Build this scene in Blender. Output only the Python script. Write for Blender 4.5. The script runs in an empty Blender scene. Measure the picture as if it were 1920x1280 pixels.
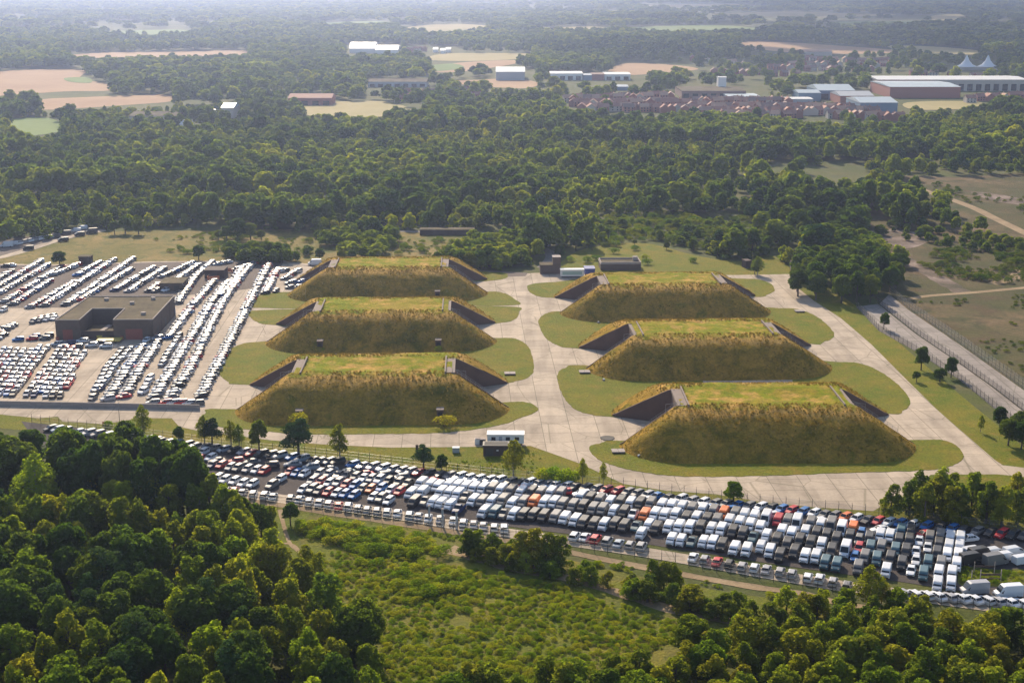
import bpy, math, random
import numpy as np
from mathutils import Vector, Matrix
R = math.radians
rng = np.random.default_rng(7)
random.seed(7)
sc = bpy.context.scene
COL = sc.collection

# ------------------------------------------------------------------ camera, sky, sun, exposure
FPX = 2600.0; YH = -45.0; CAMZ = 120.0          # focal length and horizon row in photo pixels, height in metres
TH = math.atan((640 - YH) / FPX)
cam_d = bpy.data.cameras.new('camera'); cam = bpy.data.objects.new('camera', cam_d); COL.objects.link(cam)
cam.location = (0, 0, CAMZ); cam.rotation_euler = (math.pi / 2 - TH, 0, 0)
cam_d.sensor_width = 36; cam_d.lens = FPX / 1920 * 36; cam_d.clip_start = 1; cam_d.clip_end = 40000
sc.camera = cam
SUN_EL, SUN_AZ = 31.0, -13.0                     # azimuth from +Y, negative to the left
w = bpy.data.worlds.new('World'); sc.world = w; w.use_nodes = True
nt = w.node_tree; sky = nt.nodes.new('ShaderNodeTexSky'); sky.sky_type = 'NISHITA'; sky.sun_disc = False
sky.sun_elevation = R(SUN_EL); sky.sun_rotation = R(SUN_AZ); sky.air_density = 1.0; sky.dust_density = 1.5
nt.links.new(sky.outputs[0], nt.nodes['Background'].inputs[0]); nt.nodes['Background'].inputs[1].default_value = 0.135
sl = bpy.data.lights.new('sun', 'SUN'); sl.energy = 4.4; sl.angle = R(0.6); sl.color = (1.0, 0.83, 0.61)
so = bpy.data.objects.new('sun', sl); COL.objects.link(so)
sd = Vector((math.sin(R(SUN_AZ)) * math.cos(R(SUN_EL)), math.cos(R(SUN_AZ)) * math.cos(R(SUN_EL)), math.sin(R(SUN_EL))))
so.rotation_euler = sd.to_track_quat('Z', 'Y').to_euler(); so.location = (0, 0, 300)
sc.view_settings.view_transform = 'Standard'; sc.view_settings.look = 'None'
sc.view_settings.exposure = 0.48; sc.view_settings.gamma = 1
sc.cycles.max_bounces = 5; sc.cycles.diffuse_bounces = 3; sc.cycles.glossy_bounces = 2; sc.cycles.transmission_bounces = 2
sc.cycles.transparent_max_bounces = 12; sc.cycles.volume_bounces = 0; sc.cycles.use_denoising = True

def G(x, y, z=0.0):
    """photo pixel -> point on the plane of height z"""
    u = (x - 960) / FPX; v = (y - 640) / FPX
    t = (z - CAMZ) / (-math.sin(TH) - v * math.cos(TH))
    return (u * t, (math.cos(TH) - v * math.sin(TH)) * t)
def pxm(y):
    return (y - YH) / CAMZ * 1.0

# ------------------------------------------------------------------ helpers
def tag(o, label=None, cat=None, group=None, kind=None):
    if label: o['label'] = label
    if cat: o['category'] = cat
    if group: o['group'] = group
    if kind: o['kind'] = kind
    return o
def mesh(name, V, Fc, mats=(), midx=None, smooth=False):
    me = bpy.data.meshes.new(name); me.from_pydata([tuple(map(float, v)) for v in V], [], [tuple(map(int, f)) for f in Fc])
    for m in mats: me.materials.append(m)
    if midx is not None: me.polygons.foreach_set('material_index', np.asarray(midx, dtype=np.int32))
    if smooth: me.polygons.foreach_set('use_smooth', np.ones(len(Fc), dtype=bool))
    me.update(); return me
def meshnp(name, V, Q, mats=(), midx=None, smooth=False):
    """fast path: all faces of one size"""
    V = np.asarray(V, dtype=np.float32); Q = np.asarray(Q, dtype=np.int32); n, k = Q.shape
    me = bpy.data.meshes.new(name); me.vertices.add(len(V)); me.vertices.foreach_set('co', V.ravel())
    me.loops.add(n * k); me.loops.foreach_set('vertex_index', Q.ravel())
    me.polygons.add(n); me.polygons.foreach_set('loop_start', np.arange(n, dtype=np.int32) * k)
    for m in mats: me.materials.append(m)
    if midx is not None: me.polygons.foreach_set('material_index', np.asarray(midx, dtype=np.int32))
    if smooth: me.polygons.foreach_set('use_smooth', np.ones(n, dtype=bool))
    me.update(calc_edges=True); me.validate(); return me
def obj(name, me, parent=None, loc=(0, 0, 0), rz=0.0):
    o = bpy.data.objects.new(name, me); COL.objects.link(o)
    if parent is not None: o.parent = parent
    o.location = loc; o.rotation_euler = (0, 0, rz); return o
def empty(name, loc, rz=0.0):
    o = bpy.data.objects.new(name, None); COL.objects.link(o); o.empty_display_size = 0.5
    o.location = loc; o.rotation_euler = (0, 0, rz); return o
class MB:
    """collects boxes, prisms and tubes into ONE mesh"""
    def __init__(s): s.V = []; s.F = []; s.M = []
    def add(s, V, F, m=0):
        b = len(s.V); s.V += [tuple(v) for v in V]; s.F += [tuple(i + b for i in f) for f in F]; s.M += [m] * len(F)
    def box(s, x0, x1, y0, y1, z0, z1, m=0):
        V = [(x, y, z) for z in (z0, z1) for y in (y0, y1) for x in (x0, x1)]
        s.add(V, [(0, 2, 3, 1), (4, 5, 7, 6), (0, 1, 5, 4), (2, 6, 7, 3), (0, 4, 6, 2), (1, 3, 7, 5)], m)
    def prism(s, P, z0, z1, m=0, mtop=None):
        n = len(P); V = [(p[0], p[1], z0) for p in P] + [(p[0], p[1], z1) for p in P]
        a = sum(P[i][0] * P[(i + 1) % n][1] - P[(i + 1) % n][0] * P[i][1] for i in range(n))
        Fs = [(i, (i + 1) % n, n + (i + 1) % n, n + i) for i in range(n)]
        if a < 0: Fs = [tuple(reversed(f)) for f in Fs]
        s.add(V, Fs, m)
        top = tuple(range(n, 2 * n)); bot = tuple(reversed(range(n)))
        if a < 0: top = tuple(reversed(top)); bot = tuple(reversed(bot))
        s.add(V, [top], m if mtop is None else mtop); s.add(V, [bot], m)
    def seg(s, a, b, wd, m=0, n=5):
        a = Vector(a); b = Vector(b); d = (b - a).normalized(); r0, r1 = (wd if isinstance(wd, tuple) else (wd, wd))
        u = d.orthogonal().normalized(); v = d.cross(u)
        V = [a + (u * math.cos(t) + v * math.sin(t)) * r0 for t in [2 * math.pi * i / n for i in range(n)]] + \
            [b + (u * math.cos(t) + v * math.sin(t)) * r1 for t in [2 * math.pi * i / n for i in range(n)]]
        s.add(V, [(i, (i + 1) % n, n + (i + 1) % n, n + i) for i in range(n)] + [tuple(range(n, 2 * n)), tuple(reversed(range(n)))], m)
    def mesh(s, name, mats, smooth=False): return mesh(name, s.V, s.F, mats, s.M, smooth)
def catmull(P, closed=True, k=6):
    P = [Vector(p[:2]) for p in P]; n = len(P); out = []
    rngi = range(n) if closed else range(n - 1)
    for i in rngi:
        if closed: p0, p1, p2, p3 = P[i - 1], P[i], P[(i + 1) % n], P[(i + 2) % n]
        else: p0, p1, p2, p3 = P[max(i - 1, 0)], P[i], P[i + 1], P[min(i + 2, n - 1)]
        for j in range(k):
            t = j / k
            out.append(0.5 * ((2 * p1) + (p2 - p0) * t + (2 * p0 - 5 * p1 + 4 * p2 - p3) * t * t + (3 * p1 - p0 - 3 * p2 + p3) * t ** 3))
    if not closed: out.append(P[-1])
    return [(p.x, p.y) for p in out]
def inpoly(X, Y, P):
    X = np.asarray(X, float); Y = np.asarray(Y, float); c = np.zeros(X.shape, bool); n = len(P)
    for i in range(n):
        x0, y0 = P[i][:2]; x1, y1 = P[(i + 1) % n][:2]
        if y0 == y1: continue
        k = ((y0 > Y) != (y1 > Y)) & (X < (x1 - x0) * (Y - y0) / (y1 - y0) + x0); c ^= k
    return c
def near_line(X, Y, P, r):
    """closer than r to an open polyline"""
    X = np.asarray(X, float); Y = np.asarray(Y, float); m = np.zeros(X.shape, bool)
    for (x0, y0), (x1, y1) in zip(P[:-1], P[1:]):
        dx, dy = x1 - x0, y1 - y0; L = dx * dx + dy * dy + 1e-9
        t = np.clip(((X - x0) * dx + (Y - y0) * dy) / L, 0, 1)
        m |= (X - x0 - t * dx) ** 2 + (Y - y0 - t * dy) ** 2 < r * r
    return m
_NP = [(rng.uniform(-1, 1, 2), rng.uniform(0, 6.28)) for _ in range(24)]
def wav(x, y, s=1.0):
    """cheap smooth noise, about -1..1"""
    v = 0
    for i, (d, p) in enumerate(_NP[:12]):
        v = v + np.sin((x * d[0] + y * d[1]) / s * (1 + i * 0.35) + p) / (1 + i * 0.25)
    return v / 3.0
ORD = ['', 'first', 'second', 'third', 'fourth', 'fifth', 'sixth', 'seventh', 'eighth', 'ninth', 'tenth', 'eleventh', 'twelfth', 'thirteenth',
       'fourteenth', 'fifteenth', 'sixteenth', 'seventeenth', 'eighteenth', 'nineteenth']
TENS = ['', '', 'twenty', 'thirty', 'forty', 'fifty', 'sixty', 'seventy', 'eighty', 'ninety']
def ordw(n):
    if n < 20: return ORD[n]
    t, u = divmod(n, 10)
    if n >= 100: return str(n) + 'th'
    return (TENS[t][:-1] + 'ieth') if u == 0 else TENS[t] + '-' + ORD[u]

# ------------------------------------------------------------------ materials
def newmat(name):
    m = bpy.data.materials.new(name); m.use_nodes = True; return m, m.node_tree, m.node_tree.nodes['Principled BSDF']
def ramp(nt, fac, stops):
    r = nt.nodes.new('ShaderNodeValToRGB'); e = r.color_ramp.elements
    e[0].position, e[0].color = stops[0][0], (*stops[0][1], 1); e[1].position, e[1].color = stops[-1][0], (*stops[-1][1], 1)
    for p, c in stops[1:-1]: k = e.new(p); k.color = (*c, 1)
    nt.links.new(fac, r.inputs[0]); return r.outputs[0]
def noise(nt, scale, detail=4, rough=0.55, vec=None, dim=None, dist=0.0):
    n = nt.nodes.new('ShaderNodeTexNoise'); n.inputs['Scale'].default_value = scale; n.inputs['Detail'].default_value = detail
    n.inputs['Roughness'].default_value = rough; n.inputs['Distortion'].default_value = dist
    if vec is not None: nt.links.new(vec, n.inputs['Vector'])
    return n.outputs['Fac']
def pos(nt): return nt.nodes.new('ShaderNodeNewGeometry').outputs['Position']
def mixc(nt, fac, a, b, mode='MIX'):
    m = nt.nodes.new('ShaderNodeMix'); m.data_type = 'RGBA'; m.blend_type = mode
    for s, v in ((m.inputs[0], fac), (m.inputs[6], a), (m.inputs[7], b)):
        if isinstance(v, (int, float)): s.default_value = v
        elif isinstance(v, tuple): s.default_value = (*v, 1)
        else: nt.links.new(v, s)
    return m.outputs[2]
def bump(nt, h, strength=0.5, dist=0.3):
    b = nt.nodes.new('ShaderNodeBump'); b.inputs['Strength'].default_value = strength; b.inputs['Distance'].default_value = dist
    nt.links.new(h, b.inputs['Height']); return b.outputs[0]
def mapr(nt, v, a, b, c=0.0, d=1.0):
    m = nt.nodes.new('ShaderNodeMapRange'); nt.links.new(v, m.inputs[0])
    for i, k in enumerate((a, b, c, d)): m.inputs[i + 1].default_value = k
    return m.outputs[0]
def ground_mat(name, stops, s1=0.02, s2=0.15, s3=1.2, stops2=None, b=0.6, rough=0.95, k2=0.5):
    """patchy natural ground: broad patches, a second tone and fine mottling, all from world position"""
    m, nt, p = newmat(name); P = pos(nt)
    a = ramp(nt, noise(nt, s1, 6, 0.6, P), stops)
    if stops2: a = mixc(nt, mapr(nt, noise(nt, s2, 5, 0.65, P, dist=0.6), 0.45, 0.62), a, ramp(nt, noise(nt, s1 * 3, 3, 0.5, P), stops2))
    f = noise(nt, s3, 5, 0.7, P)
    a = mixc(nt, k2, a, ramp(nt, f, [(0.3, (0.45, 0.45, 0.45)), (0.7, (1.5, 1.5, 1.45))]), 'MULTIPLY')
    nt.links.new(a, p.inputs['Base Color']); p.inputs['Roughness'].default_value = rough
    p.inputs['Specular IOR Level'].default_value = 0.15
    nt.links.new(bump(nt, f, b, 0.5), p.inputs['Normal']); return m
def plain(name, c, rough=0.6, metal=0.0, vary=0.12, scale=1.5, spec=0.5):
    m, nt, p = newmat(name); P = pos(nt)
    a = mixc(nt, noise(nt, scale, 4, 0.6, P), tuple(x * (1 - vary) for x in c), tuple(min(1, x * (1 + vary)) for x in c))
    nt.links.new(a, p.inputs['Base Color']); p.inputs['Roughness'].default_value = rough; p.inputs['Metallic'].default_value = metal
    p.inputs['Specular IOR Level'].default_value = spec; return m
M = {}
M['ground'] = ground_mat('grassland', [(0.3, (0.055, 0.080, 0.014)), (0.5, (0.085, 0.10, 0.018)), (0.7, (0.14, 0.125, 0.035))], 0.012, 0.08, 1.0,
                         [(0.3, (0.05, 0.075, 0.02)), (0.7, (0.14, 0.12, 0.05))])
M['lawn'] = ground_mat('mown_grass', [(0.3, (0.10, 0.14, 0.004)), (0.5, (0.16, 0.16, 0.006)), (0.7, (0.24, 0.185, 0.018))], 0.05, 0.25, 1.6,
                       [(0.3, (0.095, 0.145, 0.004)), (0.7, (0.24, 0.17, 0.02))], 0.8, k2=0.7)
def mound_mat():
    m, nt, p = newmat('bunker_grass'); P = pos(nt); oz = nt.nodes.new('ShaderNodeSeparateXYZ'); nt.links.new(P, oz.inputs[0])
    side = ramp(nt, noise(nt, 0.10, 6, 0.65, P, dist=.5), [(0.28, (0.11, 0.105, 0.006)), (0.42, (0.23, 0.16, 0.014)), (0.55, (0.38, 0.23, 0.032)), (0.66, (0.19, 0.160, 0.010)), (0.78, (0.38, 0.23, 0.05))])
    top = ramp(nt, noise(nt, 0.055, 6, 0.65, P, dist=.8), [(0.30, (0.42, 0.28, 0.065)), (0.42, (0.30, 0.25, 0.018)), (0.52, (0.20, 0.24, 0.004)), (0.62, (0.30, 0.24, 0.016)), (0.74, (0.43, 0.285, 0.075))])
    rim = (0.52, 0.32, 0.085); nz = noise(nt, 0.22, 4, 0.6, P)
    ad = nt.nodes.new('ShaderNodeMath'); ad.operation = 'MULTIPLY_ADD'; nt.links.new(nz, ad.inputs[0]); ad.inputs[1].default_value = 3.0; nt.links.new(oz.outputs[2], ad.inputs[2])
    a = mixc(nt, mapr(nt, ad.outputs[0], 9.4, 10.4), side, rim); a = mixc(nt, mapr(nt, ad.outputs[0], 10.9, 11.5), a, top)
    f = noise(nt, 1.5, 6, 0.75, P); a = mixc(nt, .7, a, ramp(nt, f, [(0.3, (0.45, 0.47, 0.45)), (0.7, (1.5, 1.45, 1.4))]), 'MULTIPLY')
    f2 = noise(nt, 0.5, 5, 0.7, P); a = mixc(nt, .6, a, ramp(nt, f2, [(0.35, (0.6, 0.66, 0.6)), (0.65, (1.35, 1.25, 1.15))]), 'MULTIPLY')
    nt.links.new(a, p.inputs['Base Color']); p.inputs['Roughness'].default_value = 1; p.inputs['Specular IOR Level'].default_value = .1
    nt.links.new(bump(nt, f, 1.0, .5), p.inputs['Normal']); return m
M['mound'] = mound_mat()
M['meadow'] = ground_mat('dry_meadow', [(0.3, (0.12, 0.12, 0.015)), (0.5, (0.21, 0.16, 0.036)), (0.7, (0.32, 0.22, 0.075))], 0.03, 0.12, 0.9,
                         [(0.3, (0.07, 0.10, 0.012)), (0.7, (0.17, 0.14, 0.025))], 0.8)
M['heath'] = ground_mat('heath', [(0.3, (0.05, 0.062, 0.014)), (0.48, (0.09, 0.08, 0.026)), (0.6, (0.15, 0.105, 0.05)), (0.72, (0.24, 0.165, 0.09))], 0.022, 0.07, 0.7,
                        [(0.3, (0.045, 0.062, 0.014)), (0.7, (0.11, 0.07, 0.035))], 0.8)
M['scrub'] = ground_mat('clearing', [(0.3, (0.10, 0.14, 0.010)), (0.5, (0.16, 0.165, 0.014)), (0.7, (0.26, 0.19, 0.04))], 0.05, 0.2, 1.2,
                        [(0.3, (0.075, 0.12, 0.012)), (0.7, (0.17, 0.14, 0.035))], 0.8)
M['dirt'] = ground_mat('sandy_dirt', [(0.3, (0.24, 0.17, 0.095)), (0.7, (0.38, 0.28, 0.17))], 0.08, 0.3, 1.5, None, 0.4, k2=0.3)
M['forestfloor'] = ground_mat('forest_floor', [(0.3, (0.04, 0.045, 0.018)), (0.7, (0.08, 0.075, 0.03))], 0.05, 0.2, 1.0)
M['stubble'] = ground_mat('stubble', [(0.3, (0.33, 0.20, 0.11)), (0.7, (0.44, 0.29, 0.16))], 0.006, 0.02, 0.15, None, 0.1, k2=0.15)
M['yellowfield'] = ground_mat('hay_field', [(0.3, (0.30, 0.26, 0.10)), (0.7, (0.42, 0.34, 0.16))], 0.006, 0.02, 0.15, None, 0.1, k2=0.15)
M['greenfield'] = ground_mat('pasture', [(0.3, (0.12, 0.19, 0.045)), (0.7, (0.19, 0.25, 0.065))], 0.006, 0.02, 0.15, None, 0.1, k2=0.15)
M['rubble'] = ground_mat('broken_hardstand', [(0.35, (0.08, 0.07, 0.04)), (0.5, (0.17, 0.125, 0.095)), (0.7, (0.32, 0.25, 0.21))], 0.06, 0.15, 0.8, None, 0.5)
def concrete(name, base, joint, jx, jy, ang, vary=0.16):
    m, nt, p = newmat(name); P = pos(nt)
    mp = nt.nodes.new('ShaderNodeMapping'); mp.inputs['Rotation'].default_value = (0, 0, R(ang)); nt.links.new(P, mp.inputs['Vector'])
    br = nt.nodes.new('ShaderNodeTexBrick'); br.offset = 0.0; nt.links.new(mp.outputs[0], br.inputs['Vector'])
    br.inputs['Scale'].default_value = 1.0; br.inputs['Brick Width'].default_value = jx; br.inputs['Row Height'].default_value = jy
    br.inputs['Mortar Size'].default_value = 0.12; br.inputs['Mortar Smooth'].default_value = 0.5
    br.inputs['Color1'].default_value = (*[b * 1.06 for b in base], 1); br.inputs['Color2'].default_value = (*[b * 0.86 for b in base], 1)
    br.inputs['Mortar'].default_value = (*joint, 1)
    st = noise(nt, 0.045, 7, 0.65, P, dist=1.2)
    a = mixc(nt, 1.0, br.outputs['Color'], ramp(nt, st, [(0.3, (1 - vary * 1.6,) * 3), (0.5, (1, 1, 1)), (0.72, (1 + vary, 1 + vary * .95, 1 + vary * .85))]), 'MULTIPLY')
    a = mixc(nt, 0.5, a, ramp(nt, noise(nt, 1.3, 6, 0.75, P), [(0.3, (0.72,) * 3), (0.65, (1.15,) * 3)]), 'MULTIPLY')
    cr = nt.nodes.new('ShaderNodeTexVoronoi'); cr.feature = 'DISTANCE_TO_EDGE'; cr.inputs['Scale'].default_value = 0.07; nt.links.new(mixc(nt, .06, P, noise(nt, .3, 4, .6, P)), cr.inputs['Vector'])
    wv = nt.nodes.new('ShaderNodeTexNoise'); wv.inputs['Scale'].default_value = .25; wv.inputs['Detail'].default_value = 6; mp2 = nt.nodes.new('ShaderNodeMapping'); mp2.inputs['Scale'].default_value = (1.0, .12, 1); nt.links.new(P, mp2.inputs['Vector']); nt.links.new(mp2.outputs[0], wv.inputs['Vector'])
    a = mixc(nt, .55, a, ramp(nt, wv.outputs['Fac'], [(0.38, (.70, .69, .67)), (0.52, (1, 1, 1)), (0.7, (1.12, 1.1, 1.06))]), 'MULTIPLY')
    a = mixc(nt, mapr(nt, cr.outputs['Distance'], .012, .0, 0, .55), a, (0.12, 0.11, 0.06))
    nt.links.new(a, p.inputs['Base Color']); p.inputs['Roughness'].default_value = 0.9; p.inputs['Specular IOR Level'].default_value = 0.25; return m
M['concrete'] = concrete('concrete_slabs', (0.46, 0.375, 0.285), (0.21, 0.18, 0.13), 7.6, 7.6, -2.3)
M['oldconcrete'] = concrete('old_concrete', (0.31, 0.27, 0.24), (0.13, 0.12, 0.09), 6.0, 6.0, 0)
M['gravel'] = ground_mat('dark_gravel', [(0.3, (0.13, 0.105, 0.09)), (0.7, (0.19, 0.155, 0.13))], 0.04, 0.2, 1.5, None, 0.4, k2=0.35)
M['asphalt'] = ground_mat('dark_asphalt', [(0.3, (0.060, 0.052, 0.050)), (0.7, (0.105, 0.088, 0.08))], 0.06, 0.3, 1.2, None, 0.3, k2=0.3)
M['brick'] = plain('brown_brick', (0.115, 0.082, 0.064), 0.9, vary=0.3, scale=0.8)
M['brickdark'] = plain('dark_brick', (0.075, 0.050, 0.042), 0.9, vary=0.3, scale=0.8)
M['flatroof'] = ground_mat('roof_felt', [(0.35, (0.060, 0.050, 0.030)), (0.5, (0.115, 0.090, 0.052)), (0.68, (0.17, 0.135, 0.085))], 0.09, 0.4, 1.5, [(0.3, (0.07, 0.065, 0.03)), (0.7, (0.14, 0.11, 0.07))], 0.3)
M['wallconc'] = plain('weathered_concrete', (0.34, 0.29, 0.26), 0.9, vary=0.2, scale=0.8)
M['retain'] = plain('retaining_wall', (0.115, 0.070, 0.052), 0.95, vary=0.45, scale=0.25)
M['ledge'] = plain('ledge_concrete', (0.22, 0.17, 0.14), 0.9, vary=0.25, scale=0.6)
M['door'] = plain('dark_steel_door', (0.05, 0.045, 0.045), 0.6)
M['reddoor'] = plain('red_door', (0.26, 0.07, 0.05), 0.6)
M['metal'] = plain('galvanised', (0.34, 0.33, 0.32), 0.45, 0.6)
M['darkmetal'] = plain('dark_metal', (0.085, 0.075, 0.068), 0.6, 0.2)
M['white'] = plain('white_cladding', (0.78, 0.77, 0.75), 0.35, vary=0.05)
M['greywall'] = plain('grey_cladding', (0.36, 0.39, 0.42), 0.5, vary=0.1)
M['bluewall'] = plain('blue_cladding', (0.15, 0.24, 0.34), 0.5, vary=0.1)
M['paleblue'] = plain('pale_blue_roof', (0.42, 0.50, 0.55), 0.4, vary=0.1)
M['redwall'] = plain('red_brick_wall', (0.34, 0.13, 0.09), 0.85, vary=0.15)
M['tile'] = plain('clay_tile', (0.34, 0.16, 0.11), 0.85, vary=0.25, scale=0.2)
M['tilebrown'] = plain('brown_tile', (0.24, 0.15, 0.12), 0.85, vary=0.25, scale=0.2)
M['tileorange'] = plain('orange_tile', (0.45, 0.27, 0.18), 0.85, vary=0.2, scale=0.2)
M['render'] = plain('pale_render', (0.50, 0.44, 0.38), 0.8, vary=0.1)
M['bluepaint'] = plain('blue_container', (0.03, 0.06, 0.26), 0.45)
M['yellow'] = plain('yellow_paint', (0.55, 0.42, 0.08), 0.6)
M['orange'] = plain('orange_barrier', (0.60, 0.20, 0.10), 0.7)
M['greenpaint'] = plain('pale_green_panel', (0.38, 0.50, 0.44), 0.5)
M['black'] = plain('black_rubber', (0.02, 0.02, 0.02), 0.8)
M['bark'] = plain('bark', (0.09, 0.07, 0.05), 0.95, vary=0.3, scale=3)
M['birchbark'] = plain('pale_bark', (0.28, 0.25, 0.21), 0.9, vary=0.3, scale=3)
def paint(name, attr=None, rough=0.5, coat=0.35):
    m, nt, p = newmat(name)
    if attr:
        a = nt.nodes.new('ShaderNodeAttribute'); a.attribute_name = attr; nt.links.new(a.outputs['Color'], p.inputs['Base Color'])
    else:
        a = nt.nodes.new('ShaderNodeObjectInfo'); nt.links.new(a.outputs['Color'], p.inputs['Base Color'])
    p.inputs['Roughness'].default_value = rough; p.inputs['Coat Weight'].default_value = coat; p.inputs['Coat Roughness'].default_value = 0.12; p.inputs['Specular IOR Level'].default_value = 0.3
    return m
M['paint'] = paint('car_paint'); M['paintv'] = paint('car_paint_far', 'tint', .45, .35)
mg, ntg, pg = newmat('dark_glass'); pg.inputs['Base Color'].default_value = (0.015, 0.022, 0.028, 1); pg.inputs['Roughness'].default_value = 0.08; M['glass'] = mg
def leafmat(name, c0, c1, c2, tr=0.35, vs=0.35, broad=0.0):
    m = bpy.data.materials.new(name); m.use_nodes = True; nt = m.node_tree; nt.nodes.clear()
    out = nt.nodes.new('ShaderNodeOutputMaterial'); oi = nt.nodes.new('ShaderNodeObjectInfo')
    a = ramp(nt, oi.outputs['Random'], [(0.0, c0), (0.5, c1), (1.0, c2)])
    a = mixc(nt, 1.0, a, oi.outputs['Color'], 'MULTIPLY')
    a = mixc(nt, 0.4, a, ramp(nt, noise(nt, vs, 3, 0.6, pos(nt)), [(0.3, (0.6, 0.66, 0.7)), (0.7, (1.5, 1.4, 1.1))]), 'MULTIPLY')
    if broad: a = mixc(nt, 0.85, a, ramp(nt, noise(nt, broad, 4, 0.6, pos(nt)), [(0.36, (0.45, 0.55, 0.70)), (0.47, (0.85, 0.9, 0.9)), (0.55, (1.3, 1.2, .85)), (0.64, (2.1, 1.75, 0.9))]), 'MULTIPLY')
    d = nt.nodes.new('ShaderNodeBsdfDiffuse'); t = nt.nodes.new('ShaderNodeBsdfTranslucent'); mx = nt.nodes.new('ShaderNodeMixShader')
    nt.links.new(a, d.inputs[0]); nt.links.new(mixc(nt, 1.0, a, (1.5, 1.6, 0.7), 'MULTIPLY'), t.inputs[0])
    mx.inputs[0].default_value = tr; nt.links.new(d.outputs[0], mx.inputs[1]); nt.links.new(t.outputs[0], mx.inputs[2]); nt.links.new(mx.outputs[0], out.inputs[0])
    return m
M['leaf_broad'] = leafmat('broadleaf', (0.070, 0.115, 0.018), (0.105, 0.150, 0.020), (0.150, 0.175, 0.024), 0.5)
M['leaf_birch'] = leafmat('birch_leaf', (0.125, 0.175, 0.020), (0.175, 0.210, 0.024), (0.23, 0.235, 0.030), 0.52)
M['leaf_pine'] = leafmat('pine_needle', (0.045, 0.085, 0.028), (0.056, 0.098, 0.030), (0.070, 0.108, 0.030), 0.25)
M['leaf_gorse'] = leafmat('gorse', (0.13, 0.20, 0.012), (0.23, 0.275, 0.018), (0.34, 0.32, 0.03), 0.5)
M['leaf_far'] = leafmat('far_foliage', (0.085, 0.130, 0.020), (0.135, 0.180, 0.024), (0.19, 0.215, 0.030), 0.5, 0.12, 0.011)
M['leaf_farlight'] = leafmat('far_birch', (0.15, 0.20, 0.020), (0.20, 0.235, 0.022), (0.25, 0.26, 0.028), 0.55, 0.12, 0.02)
M['leaf_dry'] = leafmat('dry_grass', (0.15, 0.13, 0.016), (0.28, 0.19, 0.035), (0.44, 0.28, 0.075), 0.2, 0.3)

# ------------------------------------------------------------------ ground and paved surfaces
me = mesh('ground', [(-12000, -300, 0), (12000, -300, 0), (12000, 16000, 0), (-12000, 16000, 0)], [(0, 1, 2, 3)], [M['ground']])
tag(obj('ground', me), 'grassy heathland ground running out to the horizon', kind='structure')
def sheet(name, P, z, mat, px=True, smooth=True, k=5, kind='structure', label=None, thick=0.0):
    if px: P = [G(*p) for p in P]
    if smooth: P = catmull(P, True, k)
    if name == 'grass_island': P = catmull(P, True, 4); P = [(x + .16 * float(wav(x, y, .8)), y + .28 * float(wav(y, x, .8))) for x, y in P]
    if thick:
        b = MB(); b.prism(P, z, z + thick); me = b.mesh(name, [mat])
    else:
        a = sum(P[i][0] * P[(i + 1) % len(P)][1] - P[(i + 1) % len(P)][0] * P[i][1] for i in range(len(P)))
        if a < 0: P = P[::-1]
        me = mesh(name, [(p[0], p[1], z) for p in P], [tuple(range(len(P)))], [mat])
    o = obj(name, me); tag(o, label, kind=kind); return P
def strip(name, P, width, z, mat, px=True, label=None, k=6, wob=0.0):
    """a ribbon following a centre line on the ground"""
    if px: P = [G(*p) for p in P]
    C = catmull(P, False, k); V = []; wd = width if isinstance(width, (list, tuple)) else (width, width)
    for i, c in enumerate(C):
        a = Vector(C[max(i - 1, 0)]); b = Vector(C[min(i + 1, len(C) - 1)]); d = (b - a).normalized(); n = Vector((-d.y, d.x))
        h = (wd[0] + (wd[1] - wd[0]) * i / (len(C) - 1)) / 2 * (1 + wob * random.uniform(-1, 1))
        V += [(c[0] + n.x * h, c[1] + n.y * h, z), (c[0] - n.x * h, c[1] - n.y * h, z)]
    me = mesh(name, V, [(2 * i, 2 * i + 1, 2 * i + 3, 2 * i + 2) for i in range(len(C) - 1)], [mat])
    tag(obj(name, me), label, kind='structure'); return C
FIELDS = []
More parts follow.
